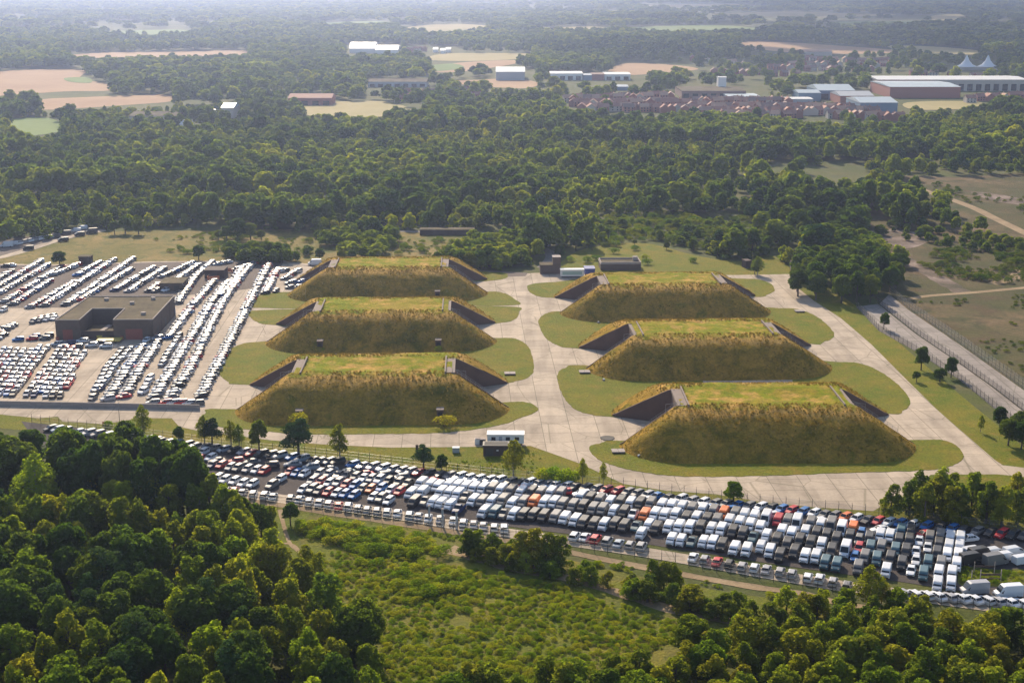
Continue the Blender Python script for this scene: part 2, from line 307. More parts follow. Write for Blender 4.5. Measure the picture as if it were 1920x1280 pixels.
for name, mt, P in [
    ('stubble_field', 'stubble', [(130, 104), (200, 99), (330, 97), (455, 95), (452, 108), (300, 113), (160, 117), (135, 115)]),
    ('stubble_field', 'stubble', [(-40, 140), (0, 134), (90, 130), (160, 132), (150, 148), (205, 158), (205, 170), (120, 172), (0, 180), (-40, 182)]),
    ('pasture', 'greenfield', [(122, 147), (165, 146), (170, 156), (130, 154)]),
    ('stubble_field', 'stubble', [(72, 188), (150, 183), (315, 178), (322, 190), (240, 197), (150, 203), (75, 205)]),
    ('hay_field', 'yellowfield', [(555, 200), (640, 191), (720, 191), (770, 203), (800, 214), (720, 219), (600, 222)]),
    ('hay_field', 'yellowfield', [(800, 112), (840, 101), (990, 101), (985, 110), (880, 115)]),
    ('stubble_field', 'stubble', [(810, 128), (860, 118), (965, 113), (965, 120), (880, 133), (820, 136)]),
    ('pasture', 'greenfield', [(805, 124), (850, 120), (870, 128), (815, 134)]),
    ('stubble_field', 'stubble', [(822, 152), (900, 150), (960, 147), (1010, 156), (980, 166), (880, 160)]),
    ('stubble_field', 'stubble', [(1140, 134), (1175, 119), (1260, 122), (1310, 130), (1240, 137), (1180, 141)]),
    ('stubble_field', 'stubble', [(1393, 79), (1480, 80), (1600, 88), (1680, 95), (1640, 101), (1500, 100), (1400, 89)]),
    ('hay_field', 'yellowfield', [(1665, 86), (1750, 88), (1830, 95), (1825, 103), (1740, 99), (1690, 95)]),
    ('hay_field', 'yellowfield', [(1700, 193), (1780, 190), (1840, 193), (1830, 203), (1740, 207), (1700, 203)]),
    ('pasture', 'greenfield', [(20, 226), (90, 222), (120, 240), (90, 252), (25, 254)]),
    ('pasture', 'greenfield', [(1180, 52), (1340, 48), (1430, 56), (1330, 62), (1200, 60)]),
    ('hay_field', 'yellowfield', [(1340, 27), (1480, 22), (1600, 26), (1680, 28), (1560, 33), (1400, 32)]),
    ('pasture', 'greenfield', [(1560, 42), (1700, 40), (1760, 44), (1680, 48), (1570, 47)]),
    ('hay_field', 'yellowfield', [(1745, 31), (1800, 28), (1815, 41), (1760, 41)]),
    ('hay_field', 'yellowfield', [(760, 52), (840, 45), (920, 50), (860, 60), (780, 60)]),
    ('pasture', 'greenfield', [(600, 44), (700, 40), (740, 45), (660, 50)]),
    ('hay_field', 'yellowfield', [(1010, 55), (1100, 50), (1160, 55), (1080, 60)]),
    ('pasture', 'greenfield', [(200, 60), (330, 56), (360, 62), (260, 66)]),
    ('hay_field', 'yellowfield', [(1210, 10), (1380, 8), (1420, 13), (1260, 16)]),
    ]:
    Pg = sheet(name, P, {'stubble': 0.1, 'yellowfield': 0.25, 'greenfield': 0.4}[mt], M[mt], label='distant ' + {'stubble': 'tan stubble', 'yellowfield': 'pale hay', 'greenfield': 'green pasture'}[mt] + ' field between dark woods')
    FIELDS.append(Pg)
heathP = sheet('heath', [(1500, 430), (1600, 425), (1640, 340), (1700, 330), (1800, 332), (1960, 328), (2100, 420), (2300, 700), (2250, 900), (1925, 800), (1800, 690), (1690, 590), (1640, 560), (1560, 480)], 0.03, M['heath'], label='brown heath with bare patches beyond the twin tracks')
sheet('meadow', [(-60, 500), (60, 470), (190, 436), (380, 433), (560, 430), (640, 440), (720, 432), (940, 440), (960, 470), (900, 500), (700, 505), (500, 495), (100, 502), (-60, 515)], 0.04, M['meadow'], label='dry tan meadow behind the upper car park')
sheet('lawn', [(1050, 512), (1070, 478), (1120, 462), (1210, 456), (1300, 478), (1380, 490), (1440, 478), (1480, 500), (1500, 520), (1380, 520), (1200, 520)], 0.05, M['lawn'], label='bright green lawn behind the mounds')
sheet('verge', [(1484, 518), (1520, 520), (1600, 570), (1700, 655), (1800, 740), (1930, 850), (1960, 930), (1900, 915), (1700, 760), (1560, 610)], 0.045, M['lawn'], label='grass verge between ring road and twin tracks')
clearP = sheet('clearing', [(470, 945), (560, 945), (700, 975), (900, 1010), (1200, 1080), (1400, 1115), (1560, 1140), (1540, 1200), (1300, 1260), (1200, 1340), (700, 1400), (560, 1200), (430, 1080), (400, 980)], 0.04, M['scrub'], label='open scrubby clearing below the lower car park')
sheet('roadside_grass', [(0, 772), (117, 782), (320, 775), (430, 805), (700, 835), (990, 830), (1120, 880), (1330, 920), (1640, 945), (1660, 900), (1960, 890), (1960, 1020), (1640, 985), (1300, 950), (900, 905), (500, 860), (300, 830), (-60, 795), (-60, 772)], 0.035, M['lawn'], label='grass strip between ring road and lower car park')
paved = [(-400, 500), (0, 495), (100, 496), (300, 490), (530, 489), (620, 500), (940, 517), (1000, 512), (1047, 510), (1377, 516), (1484, 514), (1486, 521), (1476, 531), (1501, 544), (1526, 564),
         (1577, 597), (1633, 645), (1709, 721), (1757, 768), (1805, 810), (1865, 862), (1880, 872), (1990, 885), (1990, 900), (1869, 889), (1745, 890), (1697, 930), (1660, 945), (1637, 958), (1530, 951), (1422, 940),
         (1341, 926), (1250, 920), (1169, 907), (1120, 884), (1085, 868), (1035, 850), (995, 836), (855, 838), (730, 839), (605, 833), (505, 825), (403, 812), (373, 808), (336, 800), (322, 784), (259, 784),
         (228, 790), (188, 795), (117, 790), (108, 781), (72, 784), (0, 777), (-400, 777)]
pavedG = [G(*p) for p in paved]
sheet('concrete_apron', paved, 0.06, M['concrete'], smooth=False, label='pale concrete apron and ring road looping round the mounds')
sheet('gravel_yard', [(-400, 502), (0, 497), (100, 498), (300, 492), (532, 491), (520, 512), (508, 527), (470, 541), (402, 551), (330, 554), (300, 556), (135, 562), (125, 577), (-400, 580)], 0.09, M['gravel'], smooth=False, label='dark gravel surface of the upper car park')
ISL = [
    [(477, 577), (476, 566), (482, 558), (497, 551), (560, 548), (640, 560), (640, 577)],
    [(470, 583), (640, 582), (640, 618), (507, 609), (482, 604), (469, 594)],
    [(411, 700), (413, 680), (424, 662), (448, 647), (487, 641), (600, 640), (640, 720), (450, 721), (428, 716)],
    [(800, 506), (900, 509), (945, 512), (952, 516), (945, 523), (900, 528), (800, 530)],
    [(860, 552), (920, 547), (948, 551), (966, 562), (969, 572), (860, 571)],
    [(860, 576), (968, 576), (973, 586), (968, 597), (950, 604), (915, 606), (840, 600)],
    [(860, 640), (944, 634), (971, 637), (992, 652), (1001, 687), (994, 705), (971, 714), (930, 717), (800, 700)],
    [(382, 786), (386, 774), (400, 767), (560, 770), (760, 772), (940, 755), (990, 755), (1009, 766), (1000, 775), (980, 782), (937, 797), (837, 811), (702, 814), (568, 814), (470, 806), (410, 800)],
    [(989, 542), (991, 535), (1010, 531), (1041, 529), (1150, 520), (1180, 565), (1100, 562), (1041, 559), (1010, 556), (995, 549)],
    [(1010, 608), (1012, 597), (1025, 588), (1055, 584), (1200, 590), (1220, 655), (1078, 653), (1042, 646), (1022, 632)],
    [(1046, 715), (1046, 700), (1060, 690), (1095, 685), (1300, 700), (1300, 780), (1140, 781), (1108, 777), (1085, 771), (1066, 757), (1052, 735)],
    [(1105, 842), (1110, 835), (1126, 831), (1170, 826), (1400, 830), (1720, 825), (1770, 826), (1796, 838), (1806, 858), (1782, 874), (1730, 882), (1573, 887), (1470, 891), (1315, 894), (1229, 889), (1160, 876), (1120, 860)],
    [(1350, 524), (1400, 523), (1425, 525), (1446, 533), (1452, 545), (1440, 552), (1420, 557), (1350, 545)],
    [(1400, 579), (1461, 578), (1500, 581), (1535, 596), (1562, 622), (1561, 634), (1545, 641), (1520, 645), (1400, 620)],
    [(1500, 680), (1571, 679), (1610, 681), (1645, 694), (1680, 718), (1703, 744), (1706, 758), (1695, 769), (1664, 776), (1500, 750)],
]
for i, P in enumerate(ISL): sheet('grass_island', P, 0.0, M['lawn'], k=5, thick=0.13, label='kerbed grass island curving round the foot of a mound')
# left pad of gravelly concrete behind the far left mound
sheet('gravel_patch', [(560, 497), (640, 500), (930, 508), (990, 512), (985, 518), (930, 520), (620, 505)], 0.085, M['gravel'], smooth=False, label='grey gravel strip behind the far left mound')
LOW = [(40, 790), (292, 818), (480, 844), (720, 870), (947, 896), (1158, 914), (1332, 936), (1525, 955), (1700, 973), (1960, 1003), (1960, 1128), (1880, 1122), (1700, 1092), (1480, 1062), (1200, 1018), (900, 980), (660, 948), (500, 926), (380, 912), (100, 870)]
sheet('lower_car_park', LOW, 0.07, M['asphalt'], smooth=False, label='dark asphalt surface of the lower car park')
roadC = strip('perimeter_road', [(200, 884), (395, 917), (520, 934), (700, 958), (900, 992), (1200, 1034), (1500, 1086), (1720, 1118), (1960, 1150)], 5.0, 0.10, M['concrete'], label='narrow pale road along the foot of the lower car park')
strip('dirt_path', [(380, 925), (440, 935), (520, 946), (640, 965), (760, 983), (880, 1003), (1000, 1022), (1200, 1062), (1400, 1098), (1500, 1112), (1600, 1136), (1720, 1150)], (2.6, 2.4), 0.08, M['dirt'], label='sandy path outside the outer fence', wob=0.15)
strip('dirt_path', [(525, 955), (532, 985), (538, 1005), (545, 1020), (565, 1038)], 1.0, 0.08, M['dirt'], label='thin worn footpath through the clearing', wob=0.2)
strip('dirt_path', [(480, 1016), (520, 1018), (550, 1022), (570, 1045)], 0.8, 0.085, M['dirt'], label='faint footpath at the left of the clearing', wob=0.2)
strip('dirt_path', [(840, 1030), (900, 1045), (960, 1062), (1060, 1083), (1180, 1117), (1290, 1152), (1380, 1165)], (4.5, 2.2), 0.07, M['dirt'], label='bare earth track below the long hedge', wob=0.3)
strip('dirt_track', [(1712, 337), (1716, 348), (1740, 360), (1780, 373), (1830, 392), (1870, 412), (1960, 455)], 5.5, 0.06, M['dirt'], label='pale curving track across the heath')
strip('dirt_track', [(1700, 562), (1740, 555), (1830, 548), (1960, 536)], 3.2, 0.07, M['dirt'], label='sandy path curving off beside the tall fence')
strip('dirt_track', [(1960, 470), (1915, 505), (1900, 522), (1860, 532)], 5, 0.065, M['dirt'], label='dusty track at the right edge of the heath')
strip('old_taxiway', [(1690, 482), (1720, 500), (1770, 528), (1805, 548)], 7.0, 0.06, M['rubble'], label='broken concrete strip across the heath', wob=0.2)
sheet('bare_patch', [(1622, 438), (1650, 430), (1700, 433), (1745, 442), (1735, 456), (1700, 466), (1660, 455)], 0.06, M['rubble'], label='pale bare patch on the heath')
sheet('bare_patch', [(1820, 360), (1880, 366), (1940, 380), (1930, 386), (1860, 376)], 0.06, M['rubble'], label='small pale bare patch far out on the heath')
strip('back_road', [(-60, 492), (0, 483), (60, 466), (110, 450), (150, 440), (195, 432)], 5, 0.075, M['concrete'], label='pale road running up to the parked vans at far left')
sheet('far_car_park', [(-60, 470), (0, 452), (90, 437), (180, 427), (200, 432), (120, 450), (20, 476), (-60, 490)], 0.06, M['gravel'], smooth=False, label='grey parking strip at the forest edge')
strip('back_road', [(740, 433), (800, 435), (870, 436), (935, 441)], 4.5, 0.07, M['oldconcrete'], label='grey road at the forest edge behind the mounds')
strip('back_road', [(995, 455), (1018, 468), (1036, 478), (1032, 490), (1020, 502)], 6.5, 0.07, M['oldconcrete'], label='winding grey lane behind the brick tower')
tl1 = [(1605, 575), (1647, 620), (1717, 659), (1796, 710), (1872, 772), (1960, 838), (2100, 944)]
tl1r = [(1646, 570), (1717, 626), (1779, 668), (1858, 724), (1920, 772), (1990, 825), (2130, 930)]
tl2r = [(1667, 552), (1703, 581), (1802, 648), (1920, 732), (1990, 780), (2160, 898)]
sheet('west_track', tl1 + tl1r[::-1], 0.06, M['oldconcrete'], smooth=False, label='old concrete track between the first two fences')
sheet('east_track', [(x + 3, y) for x, y in tl1r] + tl2r[::-1], 0.06, M['oldconcrete'], smooth=False, label='old concrete track beside the tall fence')

# ------------------------------------------------------------------ grassed mounds
MW, MD, MH, MR_ = 39.5, 56.0, 10.0, 16.0
HX = 22.6; YF0, YF1, YB0, YB1 = 19.0, 14.5, 33.0, 40.5
def mheight(x, y):
    """straight end slopes, a front slope that eases into a broad brow, rounded plan corners"""
    x = np.asarray(x, float); y = np.asarray(y, float)
    qx = np.abs(x) - (MW - MR_); qy = np.abs(y - MD / 2) - (MD / 2 - MR_)
    sdf = np.hypot(np.maximum(qx, 0), np.maximum(qy, 0)) + np.minimum(np.maximum(qx, qy), 0) - MR_
    zx = (MW - np.abs(x)) * 10.6 / (MW - 22.6)
    t = np.minimum(y, MD - y); zy = np.where(t < 9.5, .74 * t, 7.03 + 2.97 * (1 - (1 - np.clip((t - 9.5) / 10.0, 0, 1)) ** 1.9))
    a = np.minimum(zx, 10.6); k = .8; h = np.clip(.5 + .5 * (zy - a) / k, 0, 1); z = zy * (1 - h) + a * h - k * h * (1 - h)
    b = -sdf * .80; h = np.clip(.5 + .5 * (b - z) / k, 0, 1); z2 = b * (1 - h) + z * h - k * h * (1 - h)
    return np.minimum(np.where(sdf > -.8, b, z2), 10.0)
def yf(ax): return YF0 + (YF1 - YF0) * (ax - HX) / (MW - HX)
def yb(ax): return YB0 + (YB1 - YB0) * (ax - HX) / (MW - HX)
def mound_mesh(seed):
    ox, oy = seed * 137.1, seed * 71.7; V = []; Fq = []; mi = []
    def patch(xs, ylo, yhi, ny):
        b = len(V); nx = len(xs)
        for x in xs:
            lo, hi = ylo(x), yhi(x)
            for j in range(ny + 1):
                y = lo + (hi - lo) * j / ny; z = float(mheight(x, y))
                k = min(1.0, max(0.0, z / 2.0))
                z += k * (0.30 * float(wav(x + ox, y + oy, 6.0)) + 0.14 * float(wav(x + ox, y + oy, 2.2)) + 0.10 * float(wav(x + oy, y - ox, 0.8))) + 0.0
                V.append((x, y, max(z, -0.4)))
        for i in range(nx - 1):
            for j in range(ny):
                a = b + i * (ny + 1) + j; Fq.append((a, a + ny + 1, a + ny + 2, a + 1))
    X = np.linspace(-HX, HX, 46); patch(X, lambda x: -0.5, lambda x: MD + 0.5, 58)
    XL = np.linspace(-MW - 0.5, -HX, 19); XR = np.linspace(HX, MW + 0.5, 19)
    for XX in (XL, XR):
        patch(XX, lambda x: -0.5, lambda x: yf(abs(x)), 20); patch(XX, lambda x: yb(abs(x)), lambda x: MD + 0.5, 20)
    return mesh('mound_turf', V, Fq, [M['mound']], None, True)
def wall_strip(pts, off, thick, z0, cap, mb, m=0):
    """vertical wall under a path of (x, y, ztop)"""
    for (a, b) in zip(pts[:-1], pts[1:]):
        V = []
        for p in (a, b):
            V += [(p[0], p[1], z0), (p[0], p[1] + thick, z0), (p[0], p[1] + thick, p[2] + cap), (p[0], p[1], p[2] + cap)]
        mb.add(V, [(0, 4, 7, 3), (1, 2, 6, 5), (3, 7, 6, 2), (0, 3, 2, 1), (4, 5, 6, 7)], m)
MOUNDS = []
def mound(cx, y0, rot, label, vents, seed):
    root = empty('grassed_bunker', (cx, y0, 0), R(rot)); tag(root, label, 'grassed bunker', 'six grassed bunkers in two rows of three')
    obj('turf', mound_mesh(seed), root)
    for s in (-1, 1):
        b = MB(); xs = np.linspace(HX, MW - 0.6, 12)
        P = [(s * x, yb(x) - 0.35, float(mheight(x, yb(x) + .4))) for x in xs]; wall_strip(P, 0, 0.45, -0.1, 0.10, b)
        obj('wing_wall', b.mesh('wing_wall', [M['retain']]), root)
        b = MB(); P = [(s * x, yf(x), float(mheight(x, yf(x) - .4))) for x in xs]; wall_strip(P, 0, 0.4, -0.1, 0.10, b)
        obj('wing_wall', b.mesh('wing_wall', [M['retain']]), root)
        # head wall with its sloping concrete ledge and kerb
        b = MB(); x0, x1 = s * (HX - 0.2), s * (HX + 0.7); x0, x1 = min(x0, x1), max(x0, x1)
        b.box(x0, x1, YF0 - 0.5, YB0 + 0.5, -0.1, 9.2)
        xa, xb = sorted((s * (HX - 1.7), s * (HX + 0.9))); b.box(xa, xb, YF0 - 0.6, YB0 + 0.6, 9.203, 9.95, 1)
        xa, xb = sorted((s * (HX - 2.1), s * (HX - 1.703))); b.box(xa, xb, YF0 - 1.6, YB0 + 1.6, 9.5, 10.55, 1)
        hw = obj('head_wall', b.mesh('head_wall', [M['retain'], M['ledge']]), root)
        for k in range(3):
            yc = YF0 + (YB0 - YF0) * (k + 0.5) / 3; d = MB(); xa, xb = sorted((s * (HX + 0.703), s * (HX + 0.85)))
            d.box(xa, xb, yc - 1.9, yc + 1.9, -0.1, 5.0); obj('door', d.mesh('door', [M['door']]), hw)
        # guard rail on the front wing wall
        b = MB(); xs2 = np.linspace(HX + 0.2, MW - 5, 10)
        pts = [(s * x, yf(x) - 0.25, float(mheight(x, yf(x) - .4))) for x in xs2]
        for p in pts: b.seg((p[0], p[1], p[2] - 0.3), (p[0], p[1], p[2] + 1.1), 0.04)
        for p, q in zip(pts[:-1], pts[1:]):
            for h in (0.6, 1.1): b.seg((p[0], p[1], p[2] + h), (q[0], q[1], q[2] + h), 0.035)
        b.seg((s * (HX + .9), YF0 + .2, 10.4), (s * (HX + 4), YF0 + .2, 10.0), 0.04); b.seg((s * (HX + 4), YF0 + .2, 7.5), (s * (HX + 4), YF0 + .2, 10.0), 0.04)
        obj('guard_rail', b.mesh('guard_rail', [M['metal']]), root)
    for vx in vents:
        b = MB(); b.box(vx - .9, vx + .9, 2.6, 5.0, 0.2, 3.5); b.box(vx - 1.05, vx + 1.05, 2.45, 5.1, 3.503, 3.75, 1); b.box(vx - 0.6, vx + 0.6, 2.55, 2.597, 1.2, 3.0, 2)
        obj('vent_shaft', b.mesh('vent_shaft', [M['retain'], M['ledge'], M['black']]), root)
    MOUNDS.append((cx, y0, R(rot))); return root
mound(-39.4, 364.0, 1.5, 'grass covered bunker nearest the wooded corner, front of the left row', (-19.5, 19.5), 1)
mound(-43.8, 440.0, 1.7, 'grass covered bunker in the middle of the left row', (-19.5, 19.5), 2)
mound(-47.9, 513.5, 1.7, 'grass covered bunker at the back of the left row beside the upper car park', (19.5,), 3)
mound(67.6, 333.0, 0.5, 'largest looking grass covered bunker, front of the right row', (), 4)
mound(62.9, 408.0, 2.3, 'grass covered bunker in the middle of the right row', (), 5)
mound(57.2, 483.0, 2.6, 'grass covered bunker at the back of the right row before the lawn', (), 6)

# ------------------------------------------------------------------ vehicles
def loft(mb, St, m=0):
    """St: list of (y, hw_low, z_low, hw_mid, z_mid, hw_top, z_top)"""
    n = 8; V = []
    for (y, hl, zl, hm, zm, ht, zt) in St:
        V += [(-hl, y, zl), (-hm, y, zm), (-ht, y, zt - 0.06), (-ht * 0.86, y, zt), (ht * 0.86, y, zt), (ht, y, zt - 0.06), (hm, y, zm), (hl, y, zl)]
    Fs = []
    for i in range(len(St) - 1):
        for j in range(n): Fs.append((i * n + j, i * n + (j + 1) % n, (i + 1) * n + (j + 1) % n, (i + 1) * n + j))
    Fs = [tuple(reversed(f)) for f in Fs]
    Fs += [tuple(range(n)), tuple(reversed(range((len(St) - 1) * n, len(St) * n)))]
    mb.add(V, Fs, m)
def wheel_mb(r=0.32, wd=0.22):
    b = MB(); n = 12
    for s0, s1, rr, m in ((-wd / 2, wd / 2, r, 0), (-wd / 2 - .004, wd / 2 + .004, r * 0.6, 1)):
        V = [(s0, rr * math.cos(2 * math.pi * i / n), rr * math.sin(2 * math.pi * i / n)) for i in range(n)] + [(s1, rr * math.cos(2 * math.pi * i / n), rr * math.sin(2 * math.pi * i / n)) for i in range(n)]
        b.add(V, [(i, (i + 1) % n, n + (i + 1) % n, n + i) for i in range(n)] + [tuple(range(n, 2 * n)), tuple(reversed(range(n)))], m)
    return b
# body materials: 0 paint, 1 glass, 2 black, 3 metal ; front of every vehicle points to -Y
def car_parts(L, W, H, hood, rear, style):
    h = W / 2; y0 = -L / 2; body = MB(); gl = MB(); lamp = MB()
    belt = 0.62 * H
    if style == 'pickup': rear = 0.40
    cw0 = y0 + hood * L; cr1 = y0 + (1 - rear) * L
    loft(body, [(y0, h * .72, .34, h * .74, .5, h * .70, .60), (y0 + .12, h * .86, .24, h * .88, .5, h * .82, belt - .22), (y0 + .6, h * .96, .20, h * .97, .5, h * .90, belt - .10),
                (cw0, h * .98, .20, h, .55, h * .93, belt), (0, h * .98, .20, h, .6, h * .95, belt + .03), (cr1 - .1, h * .98, .20, h, .6, h * .94, belt + .04),
                (L / 2 - .35, h * .95, .24, h * .97, .6, h * .88, belt + (.0 if style != 'pickup' else -.02)), (L / 2, h * .80, .36, h * .84, .6, h * .78, belt - .14)])
    ra, rb = cw0 + 0.17 * L, (cr1 - (0.09 * L if style == 'saloon' else 0.035 * L))
    if style == 'pickup': rb = cr1 - .1
    zt = H; bt = belt - .01; hb = h * .90; ht = h * .70
    A = [(-hb, cw0, bt), (hb, cw0, bt), (hb, cr1, bt + .03), (-hb, cr1, bt + .03)]
    B = [(-ht, ra, zt - .07), (ht, ra, zt - .07), (ht, rb, zt - .08), (-ht, rb, zt - .08)]
    gl.add(A + B, [(0, 1, 5, 4), (1, 2, 6, 5), (2, 3, 7, 6), (3, 0, 4, 7)])
    # painted roof, slightly domed, and door pillars
    rt = ht + .03
    V = [(-rt, ra - .02, zt - .075), (rt, ra - .02, zt - .075), (rt, rb + .03, zt - .08), (-rt, rb + .03, zt - .08), (-rt * .8, ra + .25, zt - .01), (rt * .8, ra + .25, zt - .01), (rt * .8, rb - .25, zt - .01), (-rt * .8, rb - .25, zt - .01)]
    body.add(V, [(0, 1, 5, 4), (1, 2, 6, 5), (2, 3, 7, 6), (3, 0, 4, 7), (4, 5, 6, 7)])
    for s in (-1, 1):
        for f in (0.42, 0.74):
            yb_ = cw0 + (cr1 - cw0) * (0.18 + 0.62 * f) ; body.seg((s * hb * 1.005, yb_, bt), (s * ht * 1.03, yb_, zt - .08), 0.045, 0, 4)
        body.seg((s * hb, cw0 + .02, bt), (s * ht, ra, zt - .07), 0.04, 0, 4); body.seg((s * hb, cr1 - .02, bt), (s * ht, rb, zt - .08), 0.05, 0, 4)
        body.box(s * (hb + .1) - .09, s * (hb + .1) + .09, cw0 + .28, cw0 + .42, bt + .02, bt + .17)
        lamp.box(s * h * .62 - .17, s * h * .62 + .17, y0 - .004, y0 + .10, belt - .34, belt - .22)
    body.box(-h * .5, h * .5, y0 - .006, y0 + .05, .36, .5, 2)
    if style == 'pickup': body.box(-h * .8, h * .8, cr1 + .05, L / 2 - .12, belt - .25, belt + .055, 2)
    return body, gl, lamp, (0.19 * L, 0.20 * L), 0.32
def van_parts(L, W, H, box=False):
    h = W / 2; y0 = -L / 2; body = MB(); gl = MB(); lamp = MB(); t = lambda f: y0 + f * L
    st = [(t(0), h * .80, .42, h * .82, .6, h * .78, .82), (t(.02), h * .92, .28, h * .94, .6, h * .86, 1.02), (t(.10), h * .98, .24, h, .8, h * .92, 1.20),
          (t(.14), h * .98, .24, h, 1.0, h * .92, 1.28), (t(.27), h * .98, .24, h, 1.2, h * .86, H - .16), (t(.33), h * .98, .24, h, 1.2, h * .88, H - .02),
          (t(.62), h * .98, .24, h, 1.2, h * .90, H), (t(.985), h * .98, .24, h, 1.2, h * .90, H - .01), (t(1), h * .94, .30, h * .96, 1.2, h * .86, H - .08)]
    loft(body, st)
    g = .025; wz0, wz1 = 1.27, H - .24
    ya, yb_ = t(.135) - g, t(.262) - g
    gl.add([(-h * .84, ya, wz0 + .02), (h * .84, ya, wz0 + .02), (h * .74, yb_, wz1), (-h * .74, yb_, wz1)], [(0, 1, 2, 3)])
    for s in (-1, 1):
        V = [(s * (h * .97 + .02), t(.18), 1.18), (s * (h * .97 + .02), t(.36), 1.18), (s * (h * .92 + .02), t(.36), min(H - .35, 1.75)), (s * (h * .92 + .02), t(.26), min(H - .35, 1.75))]
        gl.add(V, [(0, 1, 2, 3) if s > 0 else (3, 2, 1, 0)])
        body.box(s * (h + .14) - .12, s * (h + .14) + .12, t(.19), t(.22), 1.2, 1.5, 2)
        lamp.box(s * h * .66 - .16, s * h * .66 + .16, y0 + .02, y0 + .22, .86, 1.03)
    body.box(-h * .72, h * .72, y0 - .005, y0 + .2, .34, .52, 2); body.box(-h * .4, h * .4, y0 - .004, y0 + .1, .62, .74, 2)
    return body, gl, lamp, (0.17 * L, 0.22 * L), 0.34
def minibus_parts(L, W, H):
    b, g, l, ax, r = van_parts(L, W, H); h = W / 2
    for s in (-1, 1):
        for k in range(3):
            ya = -L / 2 + L * (.40 + .19 * k); V = [(s * (h * .965 + .02), ya, 1.15), (s * (h * .965 + .02), ya + L * .15, 1.15), (s * (h * .92 + .02), ya + L * .15, H - .4), (s * (h * .92 + .02), ya, H - .4)]
            g.add(V, [(0, 1, 2, 3) if s > 0 else (3, 2, 1, 0)])
    return b, g, l, ax, r
SPEC = {
    'hatchback': (car_parts, (4.05, 1.76, 1.48, .24, .03, 'hatch'), 'hatchback'),
    'saloon': (car_parts, (4.65, 1.82, 1.44, .27, .14, 'saloon'), 'saloon car'),
    'suv': (car_parts, (4.45, 1.86, 1.66, .25, .03, 'hatch'), 'sport utility'),
    'pickup': (car_parts, (5.1, 1.88, 1.78, .23, .40, 'pickup'), 'pickup truck'),
    'van': (van_parts, (4.85, 1.92, 1.92), 'panel van'),
    'tallvan': (van_parts, (5.7, 2.04, 2.55), 'high roof van'),
    'minivan': (van_parts, (4.3, 1.78, 1.80), 'small van'),
    'minibus': (minibus_parts, (4.85, 1.90, 1.90), 'people carrier'),
}
VM = {}
def lampsplit(b):
    out = []
    for s_ in (-1, 1):
        q = MB(); n = len(b.V) // 8
        for i in range(n):
            v = b.V[8 * i:8 * i + 8]
            if sum(p[0] for p in v) * s_ > 0: q.add(v, [tuple(j - 8 * i for j in f) for f in b.F[6 * i:6 * i + 6]])
        out.append(q.mesh('headlamp', [M['metal']]))
    return out
wm = wheel_mb().mesh('wheel', [M['black'], M['metal']])
for k, (fn, args, nm) in SPEC.items():
    body, gl, lamp, ax, wr = fn(*args); L, W = args[0], args[1]
    near = body.mesh(k + '_body', [M['paint'], M['glass'], M['black'], M['metal']])
    pos4 = [(s * (W / 2 - .13), y, wr) for s in (-1, 1) for y in (-L / 2 + ax[0], L / 2 - ax[1])]
    far = MB(); far.add(body.V, body.F, 0); far.M = list(body.M)
    wb = wheel_mb()
    for (x, y, z) in pos4: far.add([(v[0] + x, v[1] + y, v[2] + z) for v in wb.V], wb.F, 2)
    VM[k] = dict(near=near, far=far.mesh(k + '_body_small', [M['paint'], M['glass'], M['black'], M['metal']]), glass=gl.mesh(k + '_windows', [M['glass']]),
                 lamp=lampsplit(lamp), wheels=pos4, L=L, W=W, bodymb=far, glassmb=gl)
PAL = {'w': ((0.66, 0.68, 0.71), 'white'), 's': ((0.34, 0.34, 0.355), 'silver'), 'g': ((0.17, 0.165, 0.16), 'grey'), 'k': ((0.035, 0.034, 0.034), 'black'),
       'b': ((0.015, 0.16, 0.45), 'bright blue'), 'd': ((0.02, 0.04, 0.13), 'dark blue'), 'r': ((0.50, 0.025, 0.035), 'red'), 'o': ((0.75, 0.17, 0.03), 'orange'), 't': ((0.05, 0.12, 0.15), 'dark teal'),
       'l': ((0.30, 0.36, 0.42), 'pale blue')}
VEH = []       # rows of dicts, labelled together afterwards
def vehicle(kind, col, x, y, rz, row, order, near=False):
    c, cn = PAL[col]; f = 1 + random.uniform(-.12, .12)
    isvan = kind in ('van', 'tallvan', 'minivan', 'minibus')
    root = empty('parked_van' if isvan else 'parked_car', (x, y, 0.11), rz); v = VM[kind]
    b = obj('body', v['near'] if near else v['far'], root); b.color = (min(1, c[0] * f), min(1, c[1] * f), min(1, c[2] * f), 1)
    obj('window_glass', v['glass'], root)
    if near:
        [obj('headlamp', q, root) for q in v['lamp']]
        for p in v['wheels']: obj('wheel', wm, root, p)
    root['category'] = 'van' if isvan else 'car'
    VEH.append(dict(o=root, colour=cn, nm=SPEC[kind][2], row=row, order=order)); return root

def T(ox, oy, k, s, kind='van', dr=None):
    """vehicle list read off an enlarged part of the photo: 'x,y,c' front bumper on the ground; a letter after the colour picks the body"""
    out = []
    for it in s.split():
        p = it.split(','); out.append([ox + float(p[0]) / k, oy + float(p[1]) / k, p[2][0], {'': kind, 'v': 'van', 'V': 'tallvan', 'm': 'minivan', 'u': 'suv', 'p': 'pickup', 'b': 'minibus', 'h': 'hatchback', 'S': 'saloon'}[p[2][1:]]])
    return out
KT = 7.385
AX = 20.0      # axis of the ranks, degrees clockwise from straight ahead
ranks = []
